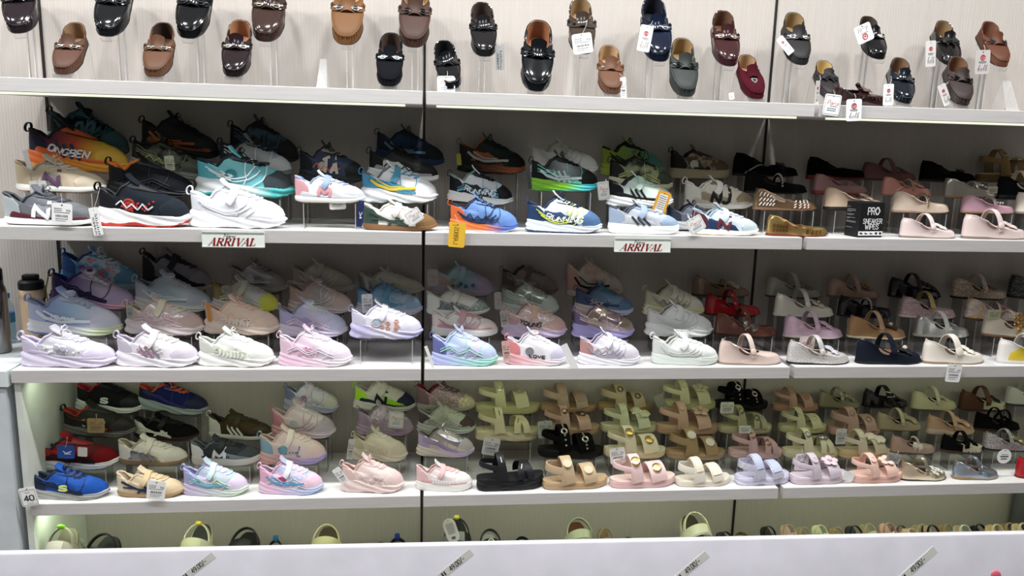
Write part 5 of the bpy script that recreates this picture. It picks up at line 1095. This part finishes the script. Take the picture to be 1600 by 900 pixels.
# ================================================================ lowest shelf: sandals facing out, cut off by the foreground panel
def front_sandal(x, y, core, up, so, fc, lean=-10, L=.21, W=.40, style='two', orn='', oc=None, tab=None, txt=None, tc=None, Yh=-.11):
    H = at(x, y, Yh); H = H-V((0, 0, .022 if L > .17 else .006)); d = V((lean*.004, -.62, -.80)).normalized()
    zmin = ZS[4]+.012
    T = H+d*L
    if T.z < zmin: k = (H.z-zmin)/(L*-d.z); d2 = V((d.x, -math.sqrt(max(.05, 1-(-d.z*k)**2-d.x**2)), d.z*k)); T = H+d2*L
    m, L = orient(H, T, V((0, -.8, .6)))
    r = sandal(4, 0, None, core, up, so, fc, style=style, orn=orn, oc=oc, W=W, mw=(m, L), free=True, h=1.05, hs=.09)
    if tab:
        g = G().box((.045*L, 0, .36*L+.004), (.012, .018, .026), bev=.004); part('heel_tab', g, tab, r)
    if txt:
        P, N = arch(.70*L, -.22, .09*L-.004*L, .09*L+.20*1.05*L, W*L/2, a0=.35, a1=PI-.35, n=25)
        g = G(); ss, wd = text_strokes(txt)
        def T2(u, v):
            k = min(.999, max(0, u/wd))*24; i = int(k); f = k-i; p = P[i]*(1-f)+P[i+1]*f; n = (N[i]*(1-f)+N[i+1]*f).normalized()
            return p+n*.020*L+V((-(v-.5)*.10*L, 0, 0))
        flat_strokes(g, ss, T2, .14); part('strap_lettering', g, tc or '2a2a22', r, smooth=False)
    # the stand that carries it
    e = m @ V((.45*L, 0, -.002)); z = ZS[4]
    yd = V(m.col[1][:3]); top = m @ V((.2*L, 0, -.002)); low = m @ V((.98*L, 0, -.002)); g = G(); hw = V((.02, 0, 0)); zz = V(m.col[2][:3])*.0025
    A = [top-hw, top+hw, low+hw, low-hw]; g.grid([A, [p-zz for p in A]], cu=True, cap0=True, cap1=True)
    for p in (top, low):
        q = V((p.x, p.y+(.03 if p is top else 0), z+.0005)); B = [p-hw-zz, p+hw-zz, q+hw, q-hw]; g.grid([B, [v+V((0, .0025, 0)) for v in B]], cu=True, cap0=True, cap1=True, m=1)
    tag(part('acrylic_stand', g, [M_ACR, M_EDGE], smooth=False), 'clear acrylic stand holding the '+core, 'display stand', 'acrylic stands on the lowest shelf')
    return r
B_ = front_sandal
B_(112, 816, 'grey beige sandal with lime heel tab', 'a8a490', '8c8874', '6c6450', 0, .22, style='band', orn='velcro', oc='c4c0a8', tab='86e020', Yh=-.24)
B_(178, 831, 'black and navy sandal in left bay', '15181c', '121418', '2c3034', -25, .26, style='band', orn='velcro', oc='20262e', W=.42, Yh=-.16)
B_(322, 811, 'white cream sandal with yellow heel tab', 'e0dcc0', 'd4d0b4', '3c3c38', -25, .25, style='band', orn='velcro', oc='e4e0b8', tab='f0d020')
B_(393, 826, 'black sandal with red lettered strap', '161616', '111112', '1c1c1d', -18, .25, style='band', orn='velcro', oc='1c1c1e', W=.44)
B_(434, 851, 'black sandal with blue heel tab only showing', '15171a', '101214', '20242a', 0, .18, W=.32, tab='2f8ad8', Yh=-.05)
B_(515, 816, 'cream lettered sandal with brown footbed', 'd8d09c', 'ccc494', '5c4834', -5, .24, style='band', orn='', txt='BALCNEC', tc='2a2a1c', W=.44)
B_(596, 841, 'dark green sandal barely above the panel', '1c3c34', '14201c', '20302c', 10, .20, style='two', Yh=-.19)
B_(622, 852, 'dark sandal with violet blue heel tab', '1a1c24', '14161a', '20242a', 8, .20, tab='3a4ac8', Yh=-.06)
B_(712, 805, 'black and grey sandal with yellow heel tab', '1c1d1f', '131415', '2c2e30', 8, .25, style='band', orn='velcro', oc='8c8e90', tab='ecd820')
B_(763, 830, 'black sandal with white patterned footbed', '131416', '101112', 'c8ccc8', 5, .22, style='two', orn='stones', oc='d8dcd8')
B_(813, 846, 'small dark sandal peeking over the panel', '14161c', '101216', '20242c', 4, .20)
B_(897, 810, 'grey green sandal with brown footbed', 'a4a68c', '8c8e74', '6c3c20', 10, .25, style='band', orn='velcro', oc='b4b69c', W=.44)
B_(940, 824, 'brown sandal with gold fittings', '8c7c4c', '6c5c38', '6c5434', 0, .17, W=.34, Yh=-.22, style='band', orn='stones', oc='*e0c870')
B_(977, 848, 'tiny black sandal tip behind the panel', '121314', '0f1010', '18191a', 8, .19)
B_(1072, 799, 'ivory sandal with velcro straps', 'dcd8b8', 'd0ccac', '4c4434', 28, .26, style='band', orn='velcro', oc='e0dcc0', W=.42)
B_(1124, 823, 'black sandal beside ivory sandal', '141516', '101112', '1c1e20', 10, .18, style='band', Yh=-.21, W=.34)
B_(1150, 840, 'tan sandal tip beside right gap', '8c7448', '6c5834', '9c8454', 15, .20)
kk = 0
for x, y, core, up, fc, st, orn, oc in (
    (1192, 821, 'black sandal with silver flowers', '141416', '3c3428', 'band', 'stones', '*e0e0d8'), (1222, 818, 'pink beige sandal with ruffle', 'd0a890', 'c8ac8c', 'two', 'bow', 'd4ac94'),
    (1246, 822, 'cream sandal with broad strap', 'd8d0b0', 'b49c6c', 'band', '', None), (1271, 819, 'lime cream sandal with sequin flower', 'd0d4a8', 'c4c494', 'two', 'flower', '~d4dcb4'),
    (1297, 823, 'sand sandal with plain strap', 'd0b080', 'bc9c68', 'band', '', None), (1324, 820, 'black sandal with glitter band', '16161c', '1c1c20', 'band', 'stones', '*c8ccc8'),
    (1346, 817, 'pale sandal with pearl tab', 'd4d4b0', 'c0a878', 'band', '', None), (1376, 816, 'rose sandal with long heel strap', 'c48c80', 'c4a080', 'two', 'gem', '*d8c0b0'),
    (1396, 821, 'plum sandal with beads', '6c4c54', 'a88c7c', 'two', 'gem', '*d0b890'), (1411, 824, 'nude loop sandal', 'dcb894', 'cca880', 'two', '', None),
    (1427, 818, 'oatmeal sandal with wide toe', 'd4c8a4', 'b89c6c', 'band', '', None), (1443, 819, 'black sandal with tan footbed', '18181c', 'a8885c', 'band', '', None),
    (1467, 819, 'fawn sandal with pale toe strap', 'c8a878', 'ac8c5c', 'band', '', None), (1492, 819, 'mint toe sandal with brown tab', 'c8d0bc', 'a4845c', 'band', '', None),
    (1517, 820, 'black patent sandal with ring', '!121214', '1c1a1c', 'two', 'buckle', '*c0c0c4'), (1542, 818, 'wheat sandal with white toe', 'd8c490', 'b4945c', 'band', '', None),
    (1563, 817, 'honey sandal with tan toe', 'd4b488', 'ac8854', 'band', '', None), (1583, 816, 'buff sandal near right end', 'd8c89c', 'b89c68', 'band', '', None), (1602, 821, 'gold beaded sandal at right edge', '2c2820', '4c4030', 'band', 'stones', '*e0c070')):
    B_(x, y, core, up, up.lstrip('!'), fc, 25, .15, W=.36, style=st, orn=orn, oc=oc, Yh=-.22 if kk % 2 else -.10); kk += 1

# ================================================================ signs, box, bottles
def serif(ch):
    """italic capitals as thick and thin strokes: (x0, y0, x1, y1, weight)"""
    T_, t_ = .20, .06
    return {'A': [(.02, 0, .40, 1, t_), (.40, 1, .60, 0, T_), (.15, .35, .50, .35, t_), (-.06, .02, .14, .02, t_), (.46, .02, .74, .02, t_)],
            'R': [(.14, 0, .14, 1, T_), (.02, .98, .45, .98, t_), (.45, .98, .56, .86, .12), (.56, .86, .56, .66, T_*.8), (.56, .66, .42, .52, .12), (.42, .52, .2, .52, t_), (.36, .50, .62, .02, T_), (.02, .02, .30, .02, t_), (.54, .02, .74, .02, t_)],
            'I': [(.14, 0, .14, 1, T_), (.0, .98, .30, .98, t_), (.0, .02, .30, .02, t_)],
            'V': [(.08, 1, .30, 0, T_), (.30, 0, .62, 1, t_), (-.06, .98, .24, .98, t_), (.5, .98, .74, .98, t_)],
            'L': [(.14, 0, .14, 1, T_), (.0, .98, .32, .98, t_), (.0, .03, .54, .03, .08), (.54, .0, .58, .25, .08)]}[ch]
def sign(x0, y0, x1, y1, label):
    a, b = at(x0, y0, -DEP-.004), at(x1, y1, -DEP-.004); w, h = b.x-a.x, a.z-b.z
    c = V(((a.x+b.x)/2, -DEP-.0035, (a.z+b.z)/2))
    g = G().box((0, 0, 0), (w, .005, h), bev=.001); o = part('shelf_sign', g, 'e9efe6', smooth=False); o.location = c; tag(o, label, 'sign', 'New Arrival signs on the second shelf edge')
    g = G().box((0, -.0035, h*.46), (w, .002, .004)).box((0, -.0035, -h*.47), (w, .002, .003)); part('holder_edge', g, 'c4cbc4', o, smooth=False)
    g = G(); x = 0; P = []
    for ch in 'ARRIVAL':
        P.append((x, ch)); x += {'I': .48, 'L': .6, 'V': .66}.get(ch, .78)
    tot = x; W = w*.74; hh = h*.45; sx = W/tot
    for px, ch in P:
        for (p, q, r, s_, t) in serif(ch):
            f = lambda u, v: V((-w*.40+(px+u+.28*v)*sx, -.0030, -h*.39+v*hh)); flat_strokes(g, [[(p, q), (r, s_)]], f, t)
    part('lettering', g, '9c1420', o, smooth=False)
    g = G(); ss, wd = text_strokes('New'); flat_strokes(g, ss, lambda u, v: V((-w*.15+(u+.2*v)*w*.18/wd, -.0030, h*.11+v*h*.25)), .09); part('lettering', g, '22222a', o, smooth=False)
sign(315, 361, 414, 387, 'New Arrival shelf sign under the white sneaker')
sign(960.5, 371.5, 1047, 394.5, 'New Arrival shelf sign under the orange heeled sneaker')
# wipes box
a, b = at(1333, 372, -.345), at(1381, 318, -.345); hgt = b.z-a.z; wd = b.x-a.x
mw = Matrix.Translation((at(1337, 372, -.335).x, -.345, ZS[1]+.0005)) @ Matrix.Rotation(math.radians(8), 4, 'Z')
bx = part('wipes_box', G().box((wd/2, .034, hgt/2), (wd, .068, hgt), bev=.0015), '0f1113', smooth=False); bx.matrix_world = mw
tag(bx, 'black carton of sneaker wipes standing on the second shelf', 'box')
def word3(parent, t, x0, x1, z0, z1, th, col, name='lettering', y=-.0009):
    g = G(); ss, w_ = text_strokes(t); flat_strokes(g, ss, lambda u, v: V((x0+(x1-x0)*u/w_, y, z0+(z1-z0)*v)), th); return part(name, g, col, parent, smooth=False)
word3(bx, 'PR', wd*.32, wd*.58, hgt*.66, hgt*.85, .16, 'f4f4f4'); g = G()
flat_strokes(g, [[(.3, 1), (0, .5), (.3, 0)], [(.55, 1), (.85, .5), (.55, 0)]], lambda u, v: V((wd*.61+u*wd*.22, -.0009, hgt*.66+v*hgt*.19)), .20); part('lettering', g, 'f4f4f4', bx, smooth=False)
word3(bx, 'SNEAKER', wd*.16, wd*.93, hgt*.40, hgt*.53, .15, 'f4f4f4'); word3(bx, 'WIPES', wd*.26, wd*.80, hgt*.24, hgt*.37, .15, 'f4f4f4')
g = G().box((wd*.5, -.0007, hgt*.115), (wd*.98, .0008, hgt*.12)); part('white_band', g, 'f0f0f0', bx, smooth=False)
g = G()
for i, x in enumerate((.12, .32, .53, .73, .90)):
    if i < 3: g.grid([[V((wd*(x+dx), -.0015, hgt*(.09+dz))) for dx, dz in ((-.06, 0), (.06, 0), (.06, .025), (-.0, .035 if i else .05), (-.06, .05))], [V((wd*x, -.0015, hgt*.105))]*5], cu=True)
    else: g.grid([[V((wd*(x+dx), -.0015, hgt*(.085+dz))) for dx, dz in ((-.05, 0), (.05, 0), (.05, .05), (.02, .065), (-.03, .065), (-.05, .05))], [V((wd*x, -.0015, hgt*.11))]*6], cu=True)
part('pictograms', g, '18181a', bx, smooth=False)
g = G()
for k, (l, z) in enumerate(((.3, .86), (.8, .79), (.8, .75), (.4, .72), (.7, .65), (.5, .62), (.8, .55), (.3, .52), (.9, .45), (.9, .42), (.6, .27))):
    g.grid([[V((-.0009, .062, hgt*z)), V((-.0009, .062-.052*l, hgt*z))], [V((-.0009, .062, hgt*(z-.014))), V((-.0009, .062-.052*l, hgt*(z-.014)))]])
part('side_print', g, '8a8a8c', bx, smooth=False)
# bottles on the counter
p = at(8, 552, -.16); r = at(22, 500, -.16).x-at(3, 500, -.16).x; zt = at(5, 437, -.16).z; z = ZS[2]
g = G().lathe((0, 0, 0), [(r*.92, 0), (r, .006), (r, (zt-z)*.80), (r*.92, (zt-z)*.88), (r*.8, (zt-z)*.93), (r*.8, zt-z)], 28)
bt = part('steel_bottle', g, '*8c8a88'); bt.location = (at(-1, 552, -.16).x, -.16, z+.0005); tag(bt, 'brushed steel flask with dark lettering at left edge', 'flask')
hB = zt-z
g = G(); ss, w_ = text_strokes('AW'); flat_strokes(g, [[(q[0], q[1]) for q in s] for s in ss], lambda u, v: V((r*1.006*math.sin(.1+u*.55), -r*1.006*math.cos(.1+u*.55), hB*.50+v*hB*.2)), .18); part('lettering', g, '1a1a1c', bt, smooth=False)
g = G().lathe((0, 0, hB), [(r*.8, 0), (r*.8, .03), (r*.7, .036), (.002, .037)], 24); part('lid', g, '*3a3a3c', bt)
Y = -.045; p = at(17, 537, Y); r = (at(25, 500, Y).x-at(9, 500, Y).x)/2*1.2; h = at(17, 458, Y).z-z
wb = part('water_bottle', G().lathe((0, 0, 0), [(r*.8, 0), (r, .006), (r, h*.28), (r*.94, h*.32), (r, h*.36), (r, h*.66), (r*.9, h*.74), (r*.45, h*.86), (r*.42, h*.92)], 24), clear('clear_plastic', .06, (.85, .93, .97))); wb.location = (p.x, Y, z+.0005)
tag(wb, 'small clear water bottle with blue cap beside the steel flask', 'water bottle')
part('cap', G().lathe((0, 0, h*.90), [(r*.5, 0), (r*.5, h*.09), (r*.44, h*.10)], 18), '2f7fc4', wb); part('label', G().lathe((0, 0, h*.42), [(r*1.02, 0), (r*1.02, h*.2)], 24), '3a86b8', wb)
part('water', G().lathe((0, 0, .004), [(r*.9, 0), (r*.93, h*.55)], 20), clear('drinking_water', .04, (.82, .9, .93)), wb)
Y = -.115; p = at(57, 542, Y); r = (at(76, 500, Y).x-at(38, 500, Y).x)/2; h = at(57, 424, Y).z-z
bb = part('drink_flask', G().lathe((0, 0, 0), [(r*.94, 0), (r, .004), (r, h*.66), (r*.97, h*.675), (r, h*.69), (r, h*.76), (r*.9, h*.785)], 28), 'ecc8a0'); bb.location = (p.x, Y, z+.0005)
tag(bb, 'cream flask with black flip lid behind the periwinkle sneaker', 'flask')
ld = part('lid', G().lathe((0, 0, h*.775), [(r*.96, 0), (r*1.0, .003), (r*1.0, h*.09), (r*.85, h*.115)], 26), '121213', bb)
part('spout', G().box((0, 0, h*.925), (r*1.25, r*.7, h*.075), bev=.005), '151516', ld)
part('carry_loop', G().tube([V((r*.9, 0, h*.85)), V((r*1.3, -.01, h*.80)), V((r*1.25, -.012, h*.68)), V((r*1.0, -.01, h*.62))], .003, 6), '1c1c1c', bb)
# lanyard hanging from the purple sneaker
c = at(78, 452, -.17); g = G()
g.tube([c+V((0, 0, .05)), c+V((-.012, 0, .0)), c+V((-.006, -.004, -.055)), c+V((.008, -.004, -.02)), c+V((.012, 0, .05))], .0022, 6)
o = part('lanyard', g, '8a7a30'); tag(o, 'olive yellow cord loop hanging beside the cream flask', 'cord'); part('toggle', G().box(c+V((-.004, -.004, -.06)), (.012, .008, .022), bev=.003), 'd8c020', o)

# ================================================================ swing tags
TG = price_tag
y1 = -.36
TG(781, 90, 14, 38, -.19, 'grey strip tag hanging from the charcoal loafer', 'strip', 3, string=(-4, -25), card='9a9a9a')
TG(697, 132, 28, 26, -.345, 'white framed tag on the black penny loafer', 'paris', 2, string=(2, -8))
TG(910, 68, 31, 30, -.24, 'square white price card over the bronze brown loafer', 'bar', 10, string=(8, -22))
TG(974, 138, 9, 33, -.33, 'narrow white price strip beside the light tan loafer', 'bar', 6, string=(-6, -6))
TG(1008, 60, 20, 39, -.25, 'rounded white tag hanging from the navy loafer', 'golf', -8, string=(12, -8))
TG(1227, 71, 11, 30, -.20, 'slanted pink white tag beside the perforated loafer', 'golf', 42, string=(20, 4), yaw=-.2)
TG(1350, 52, 26, 26, -.20, 'tilted white tag covering the heel of black loafer', 'flip', 26, string=(10, 4))
TG(1300, 164, 26, 31, -.375, 'white framed tag over the top shelf edge by boat shoes', 'paris', -5, string=(2, -8))
TG(1334, 172, 24, 32, -.376, 'rounded white tag hanging below the maroon boat shoe', 'golf', 4, string=(1, -10))
TG(1277, 145, 10, 35, -.33, 'thin greyish tag left of the dark boat shoe', 'golf', 2, string=(4, -10), card='c8c4c0', yaw=.5)
TG(1388, 148, 16, 31, -.345, 'low white tag beside the navy black loafer', 'golf', 4, string=(4, -14))
TG(1454, 84, 16, 37, -.25, 'grey white tag hanging from the cord bow loafer', 'golf', 6, string=(14, 0), card='cfcbc8')
TG(1476, 148, 13, 32, -.33, 'slanted tag beside the dark chestnut loafer', 'golf', 28, string=(6, -4), card='d4d0cc')
TG(1535, 97, 23, 34, -.27, 'grey tag hanging from the cognac cord loafer', 'golf', 4, string=(2, -10), card='bdb7b4')
TG(1143, 150, 8, 10, -.34, 'tiny white tag at the burgundy loafer', 'bar', 10, string=None)
TG(97, 334, 32, 35, -.372, 'white price card on the grey maroon sneaker', 'bar', -4, string=(-2, -14))
TG(60, 293, 27, 22, -.285, 'pale price card behind the grey maroon sneaker', 'bar', 4, string=(3, -4), card='c8c8c4')
TG(150, 346, 15, 46, -.376, 'long white care strip hanging over the second shelf edge', 'strip', 8, string=(6, -30))
TG(44, 254, 8, 42, -.24, 'narrow white strip behind the beige suede sneaker', 'plain', 10, string=None)
TG(265, 255, 15, 24, -.20, 'pale green card on the olive camouflage sneaker', 'bar', 4, string=(0, -6), card='c8ccae')
TG(527, 312, 26, 31, -.31, 'white price card on the pink lettered sneaker', 'bar', 3, string=(0, -12))
TG(647, 338, 25, 22, -.365, 'white framed tag on the retro green striped sneaker', 'paris', 34, string=(-12, -2))
TG(563, 334, 9, 42, -.345, 'navy ribbon tag behind the retro sneaker heel', 'blue', -6, string=None, card='1c2a5c')
TG(714, 367, 26, 39, -.378, 'yellow hang tag below the blue knit sneaker', 'yellow', -4, string=(-3, -12), card='f2bc28')
TG(717, 249, 7, 18, -.12, 'small yellow green tag behind the orange panel sneaker', 'plain', 6, string=None, card='b8b040')
TG(826, 276, 6, 38, -.235, 'dark printed strip left of the lime soled sneaker', 'strip', 10, string=None, card='5c5e60')
TG(943, 298, 18, 28, -.30, 'grey framed tag beside the mint sneaker', 'paris', 8, string=(4, -4), card='a8a8a2')
TG(1033, 318, 21, 38, -.31, 'orange bordered card on the mint sneaker', 'orange', -17, string=(-4, -4), card='e8a028')
TG(1087, 351, 26, 24, -.372, 'white framed tag on the pale blue sneaker', 'paris', 32, string=(-2, -18))
TG(1551, 297, 15, 10, -.17, 'tiny pale card below the olive gold sandal', 'bar', 0, string=None, card='b8b49c')
TG(203, 487, 9, 22, -.265, 'grey price slip between periwinkle and rose gold sneakers', 'bar', 0, string=None, card='a8a8a2')
TG(353, 452, 13, 12, -.17, 'small pale card above the cream mesh sneaker', 'bar', 4, string=None, card='b8b8ac')
TG(326, 488, 5, 30, -.25, 'orange ribbon tag by the peach sneaker heel', 'plain', 5, string=None, card='d88a30')
TG(676, 434, 17, 27, -.16, 'grey framed tag behind the glitter side sneaker', 'paris', 3, string=(3, -3), card='a8a49c')
TG(778, 470, 11, 28, -.19, 'grey framed slip beside the mint silver sneaker', 'paris', 4, string=None, card='a8a49c')
TG(788, 498, 12, 26, -.265, 'grey barcode slip beside the pink shimmer sneaker', 'bar', 8, string=None, card='b0aca4')
TG(791, 548, 12, 32, -.345, 'pink slip hanging at the LOVE sneaker heel', 'bar', 8, string=None, card='e0b0a8')
TG(890, 558, 11, 45, -.365, 'large white folded tag left of dusty pink heel sneaker', 'plain', 27, string=None)
TG(671, 557, 5, 36, -.36, 'thin white slip behind the mint sneaker heel', 'plain', 20, string=None)
TG(574, 474, 17, 30, -.28, 'white picture card on the violet sneaker strap', 'bar', 3, string=None, card='e8e6ea')
TG(1064, 527, 22, 24, -.29, 'white framed tag standing behind the nude mary jane', 'paris', -3, string=None)
TG(1260, 540, 24, 26, -.285, 'white framed tag behind the silver glitter mary jane', 'paris', -4, string=None, card='ecdcd8')
TG(1490, 583, 23, 27, -.375, 'white price card hanging below the cream mary jane', 'bar', -4, string=(-2, -6))
TG(1553, 491, 20, 14, -.255, 'pale green card on the multicolour sequin shoe', 'bar', 0, string=None, card='c4c49c')
TG(45, 776, 27, 33, -.378, 'white size tag reading 40 at the blue mesh sneaker', 'forty', 10, string=(2, -6))
TG(150, 665, 27, 25, -.20, 'kraft brown card on the charcoal dotted sneaker', 'kraft', -2, string=(0, -6), card='a8895a')
TG(103, 706, 27, 23, -.29, 'blue brand card on the red and black sneaker', 'blue', -3, string=(2, -12), card='2450a4')
TG(129, 706, 15, 16, -.285, 'cream plastic clip on the red and black sneaker', 'plain', -4, string=None, card='e4e0d0')
TG(244, 766, 29, 33, -.372, 'white price card on the beige navy striped sneaker', 'bar', -7, string=(-4, -6))
TG(619, 656, 23, 27, -.19, 'white framed tag on the lilac glitter sneaker', 'paris', -4, string=(0, -5), card='dcdcd4')
TG(548, 702, 10, 34, -.27, 'pale barcode slip at the cream chunky sneaker heel', 'bar', -8, string=None, card='d0d0c4')
TG(532, 743, 13, 29, -.365, 'white slip leaning at the blush pink sneaker heel', 'bar', 34, string=None)
TG(767, 698, 26, 28, -.27, 'white price card hanging from the pale yellow sandal', 'bar', -9, string=(-8, -16), card='d8d8d0')
TG(852, 671, 23, 28, -.19, 'pale price card left of the rosy beige sandal', 'bar', 5, string=(0, -4), card='b8bcae')
TG(965, 712, 24, 26, -.29, 'white price card hanging from the gold medallion sandal', 'bar', 9, string=(4, -10), card='dcdcd8')
TG(1032, 628, 15, 25, -.12, 'grey tag hanging from the rose toe sandal', 'plain', 28, string=(6, -4), card='8c8c7c')
TG(1136, 637, 21, 18, -.18, 'pale price card behind the sage sandal', 'bar', 0, string=None, card='c4c8b8')
TG(1164, 671, 18, 12, -.255, 'pale price card behind the mauve sandal', 'bar', 0, string=None, card='c4c8b0')
TG(1252, 722, 20, 26, -.30, 'white framed tag above the lavender sandal', 'flip', -2, string=(0, -10), card='e4dce0')
TG(1314, 682, 16, 24, -.27, 'pale price card behind the champagne sandal', 'bar', 0, string=(6, -6), card='c4c4b8')
TG(1326, 744, 17, 14, -.345, 'small white slip left of the salmon sandal', 'plain', -14, string=None)
TG(1396, 716, 22, 16, -.33, 'grey slip hanging between pearl strap and champagne shoes', 'bar', -12, string=(8, -4), card='9c9c94')
TG(1569, 713, 22, 22, -.33, 'round white sticker card above the red shoe', 'round', 0, string=None)
TG(131, 853, 7, 28, -.26, 'pale slip beside the grey beige sandal', 'bar', 20, string=None, card='c8ccb8')
TG(705, 829, 20, 42, -.29, 'oval white care tag on the black and grey sandal', 'oval', 18, string=(8, -3), card='dcdcd0')

# ================================================================ the white panel in front
YF = -1.42
a, b = at(0, 862, YF), at(1600, 830.5, YF); mid = (a+b)/2; ang = math.atan2(b.z-a.z, b.x-a.x)
mw = Matrix.Translation((mid.x, YF, mid.z)) @ Matrix.Rotation(-ang, 4, 'Y') @ Matrix.Rotation(math.radians(-14), 4, 'X')
fp = part('display_counter', G().box((0, -.0, -.30), (2.6, .024, .60), bev=.004), laminate('white_panel', 'd0cdd4', .35), sharp=.5); fp.matrix_world = mw
tag(fp, 'white table panel with bright rounded edge in the foreground', 'panel')
imw = mw.inverted()
def onface(x, y):
    o = imw @ CAM; e = imw @ at(x, y, YF); k = (-.0123-o.y)/(e.y-o.y); return o+(e-o)*k
def label_strip(x, y, t, label, ln=62):
    c = onface(x, y); s = (at(x+10, y, YF)-at(x, y, YF)).length/10
    R = Matrix.Translation((c.x, -.0123, c.z)) @ Matrix.Rotation(math.radians(-38), 4, 'Y')
    L, w = ln*s, 11*s
    o = part('price_label', G().box((0, -.0003, 0), (L, .0006, w)), 'dcdcd2', smooth=False); o.matrix_world = mw @ R
    tag(o, label, 'price label', 'slanted price labels on the foreground panel')
    g = G(); ss, wd_ = text_strokes(t); hh = w*.62; k = hh*.9*len(t)*.62
    flat_strokes(g, ss, lambda u, v: V((-k*.42+u*k/wd_, -.0008, -hh/2+v*hh)), .17); part('lettering', g, '2c2c30', o, smooth=False)
    g = G(); flat_strokes(g, [[(0, 0), (.04, 0)], [(.07, 0), (.1, 0)]], lambda u, v: V((-k*.42-L*.24+u*L, -.0008, v)), .008); part('print', g, '3c3c40', o, smooth=False)
label_strip(309, 886, '49.00/-', 'slanted price label first from the left on foreground panel')
label_strip(712, 882, '49.00/-', 'slanted price label below the black and grey sandal')
label_strip(1080, 886, '49.00/-', 'slanted price label below the ivory sandal')
label_strip(1432, 884, '49.00/-', 'slanted price label furthest right on foreground panel', 74)
c = onface(1556, 899)
o = part('round_sticker', G().ball((c.x, -.0125, c.z), .010, 14, (1.1, .25, 1)), 'e05a6c'); o.matrix_world = mw; tag(o, 'pink raised round sticker on the foreground panel corner', 'sticker')
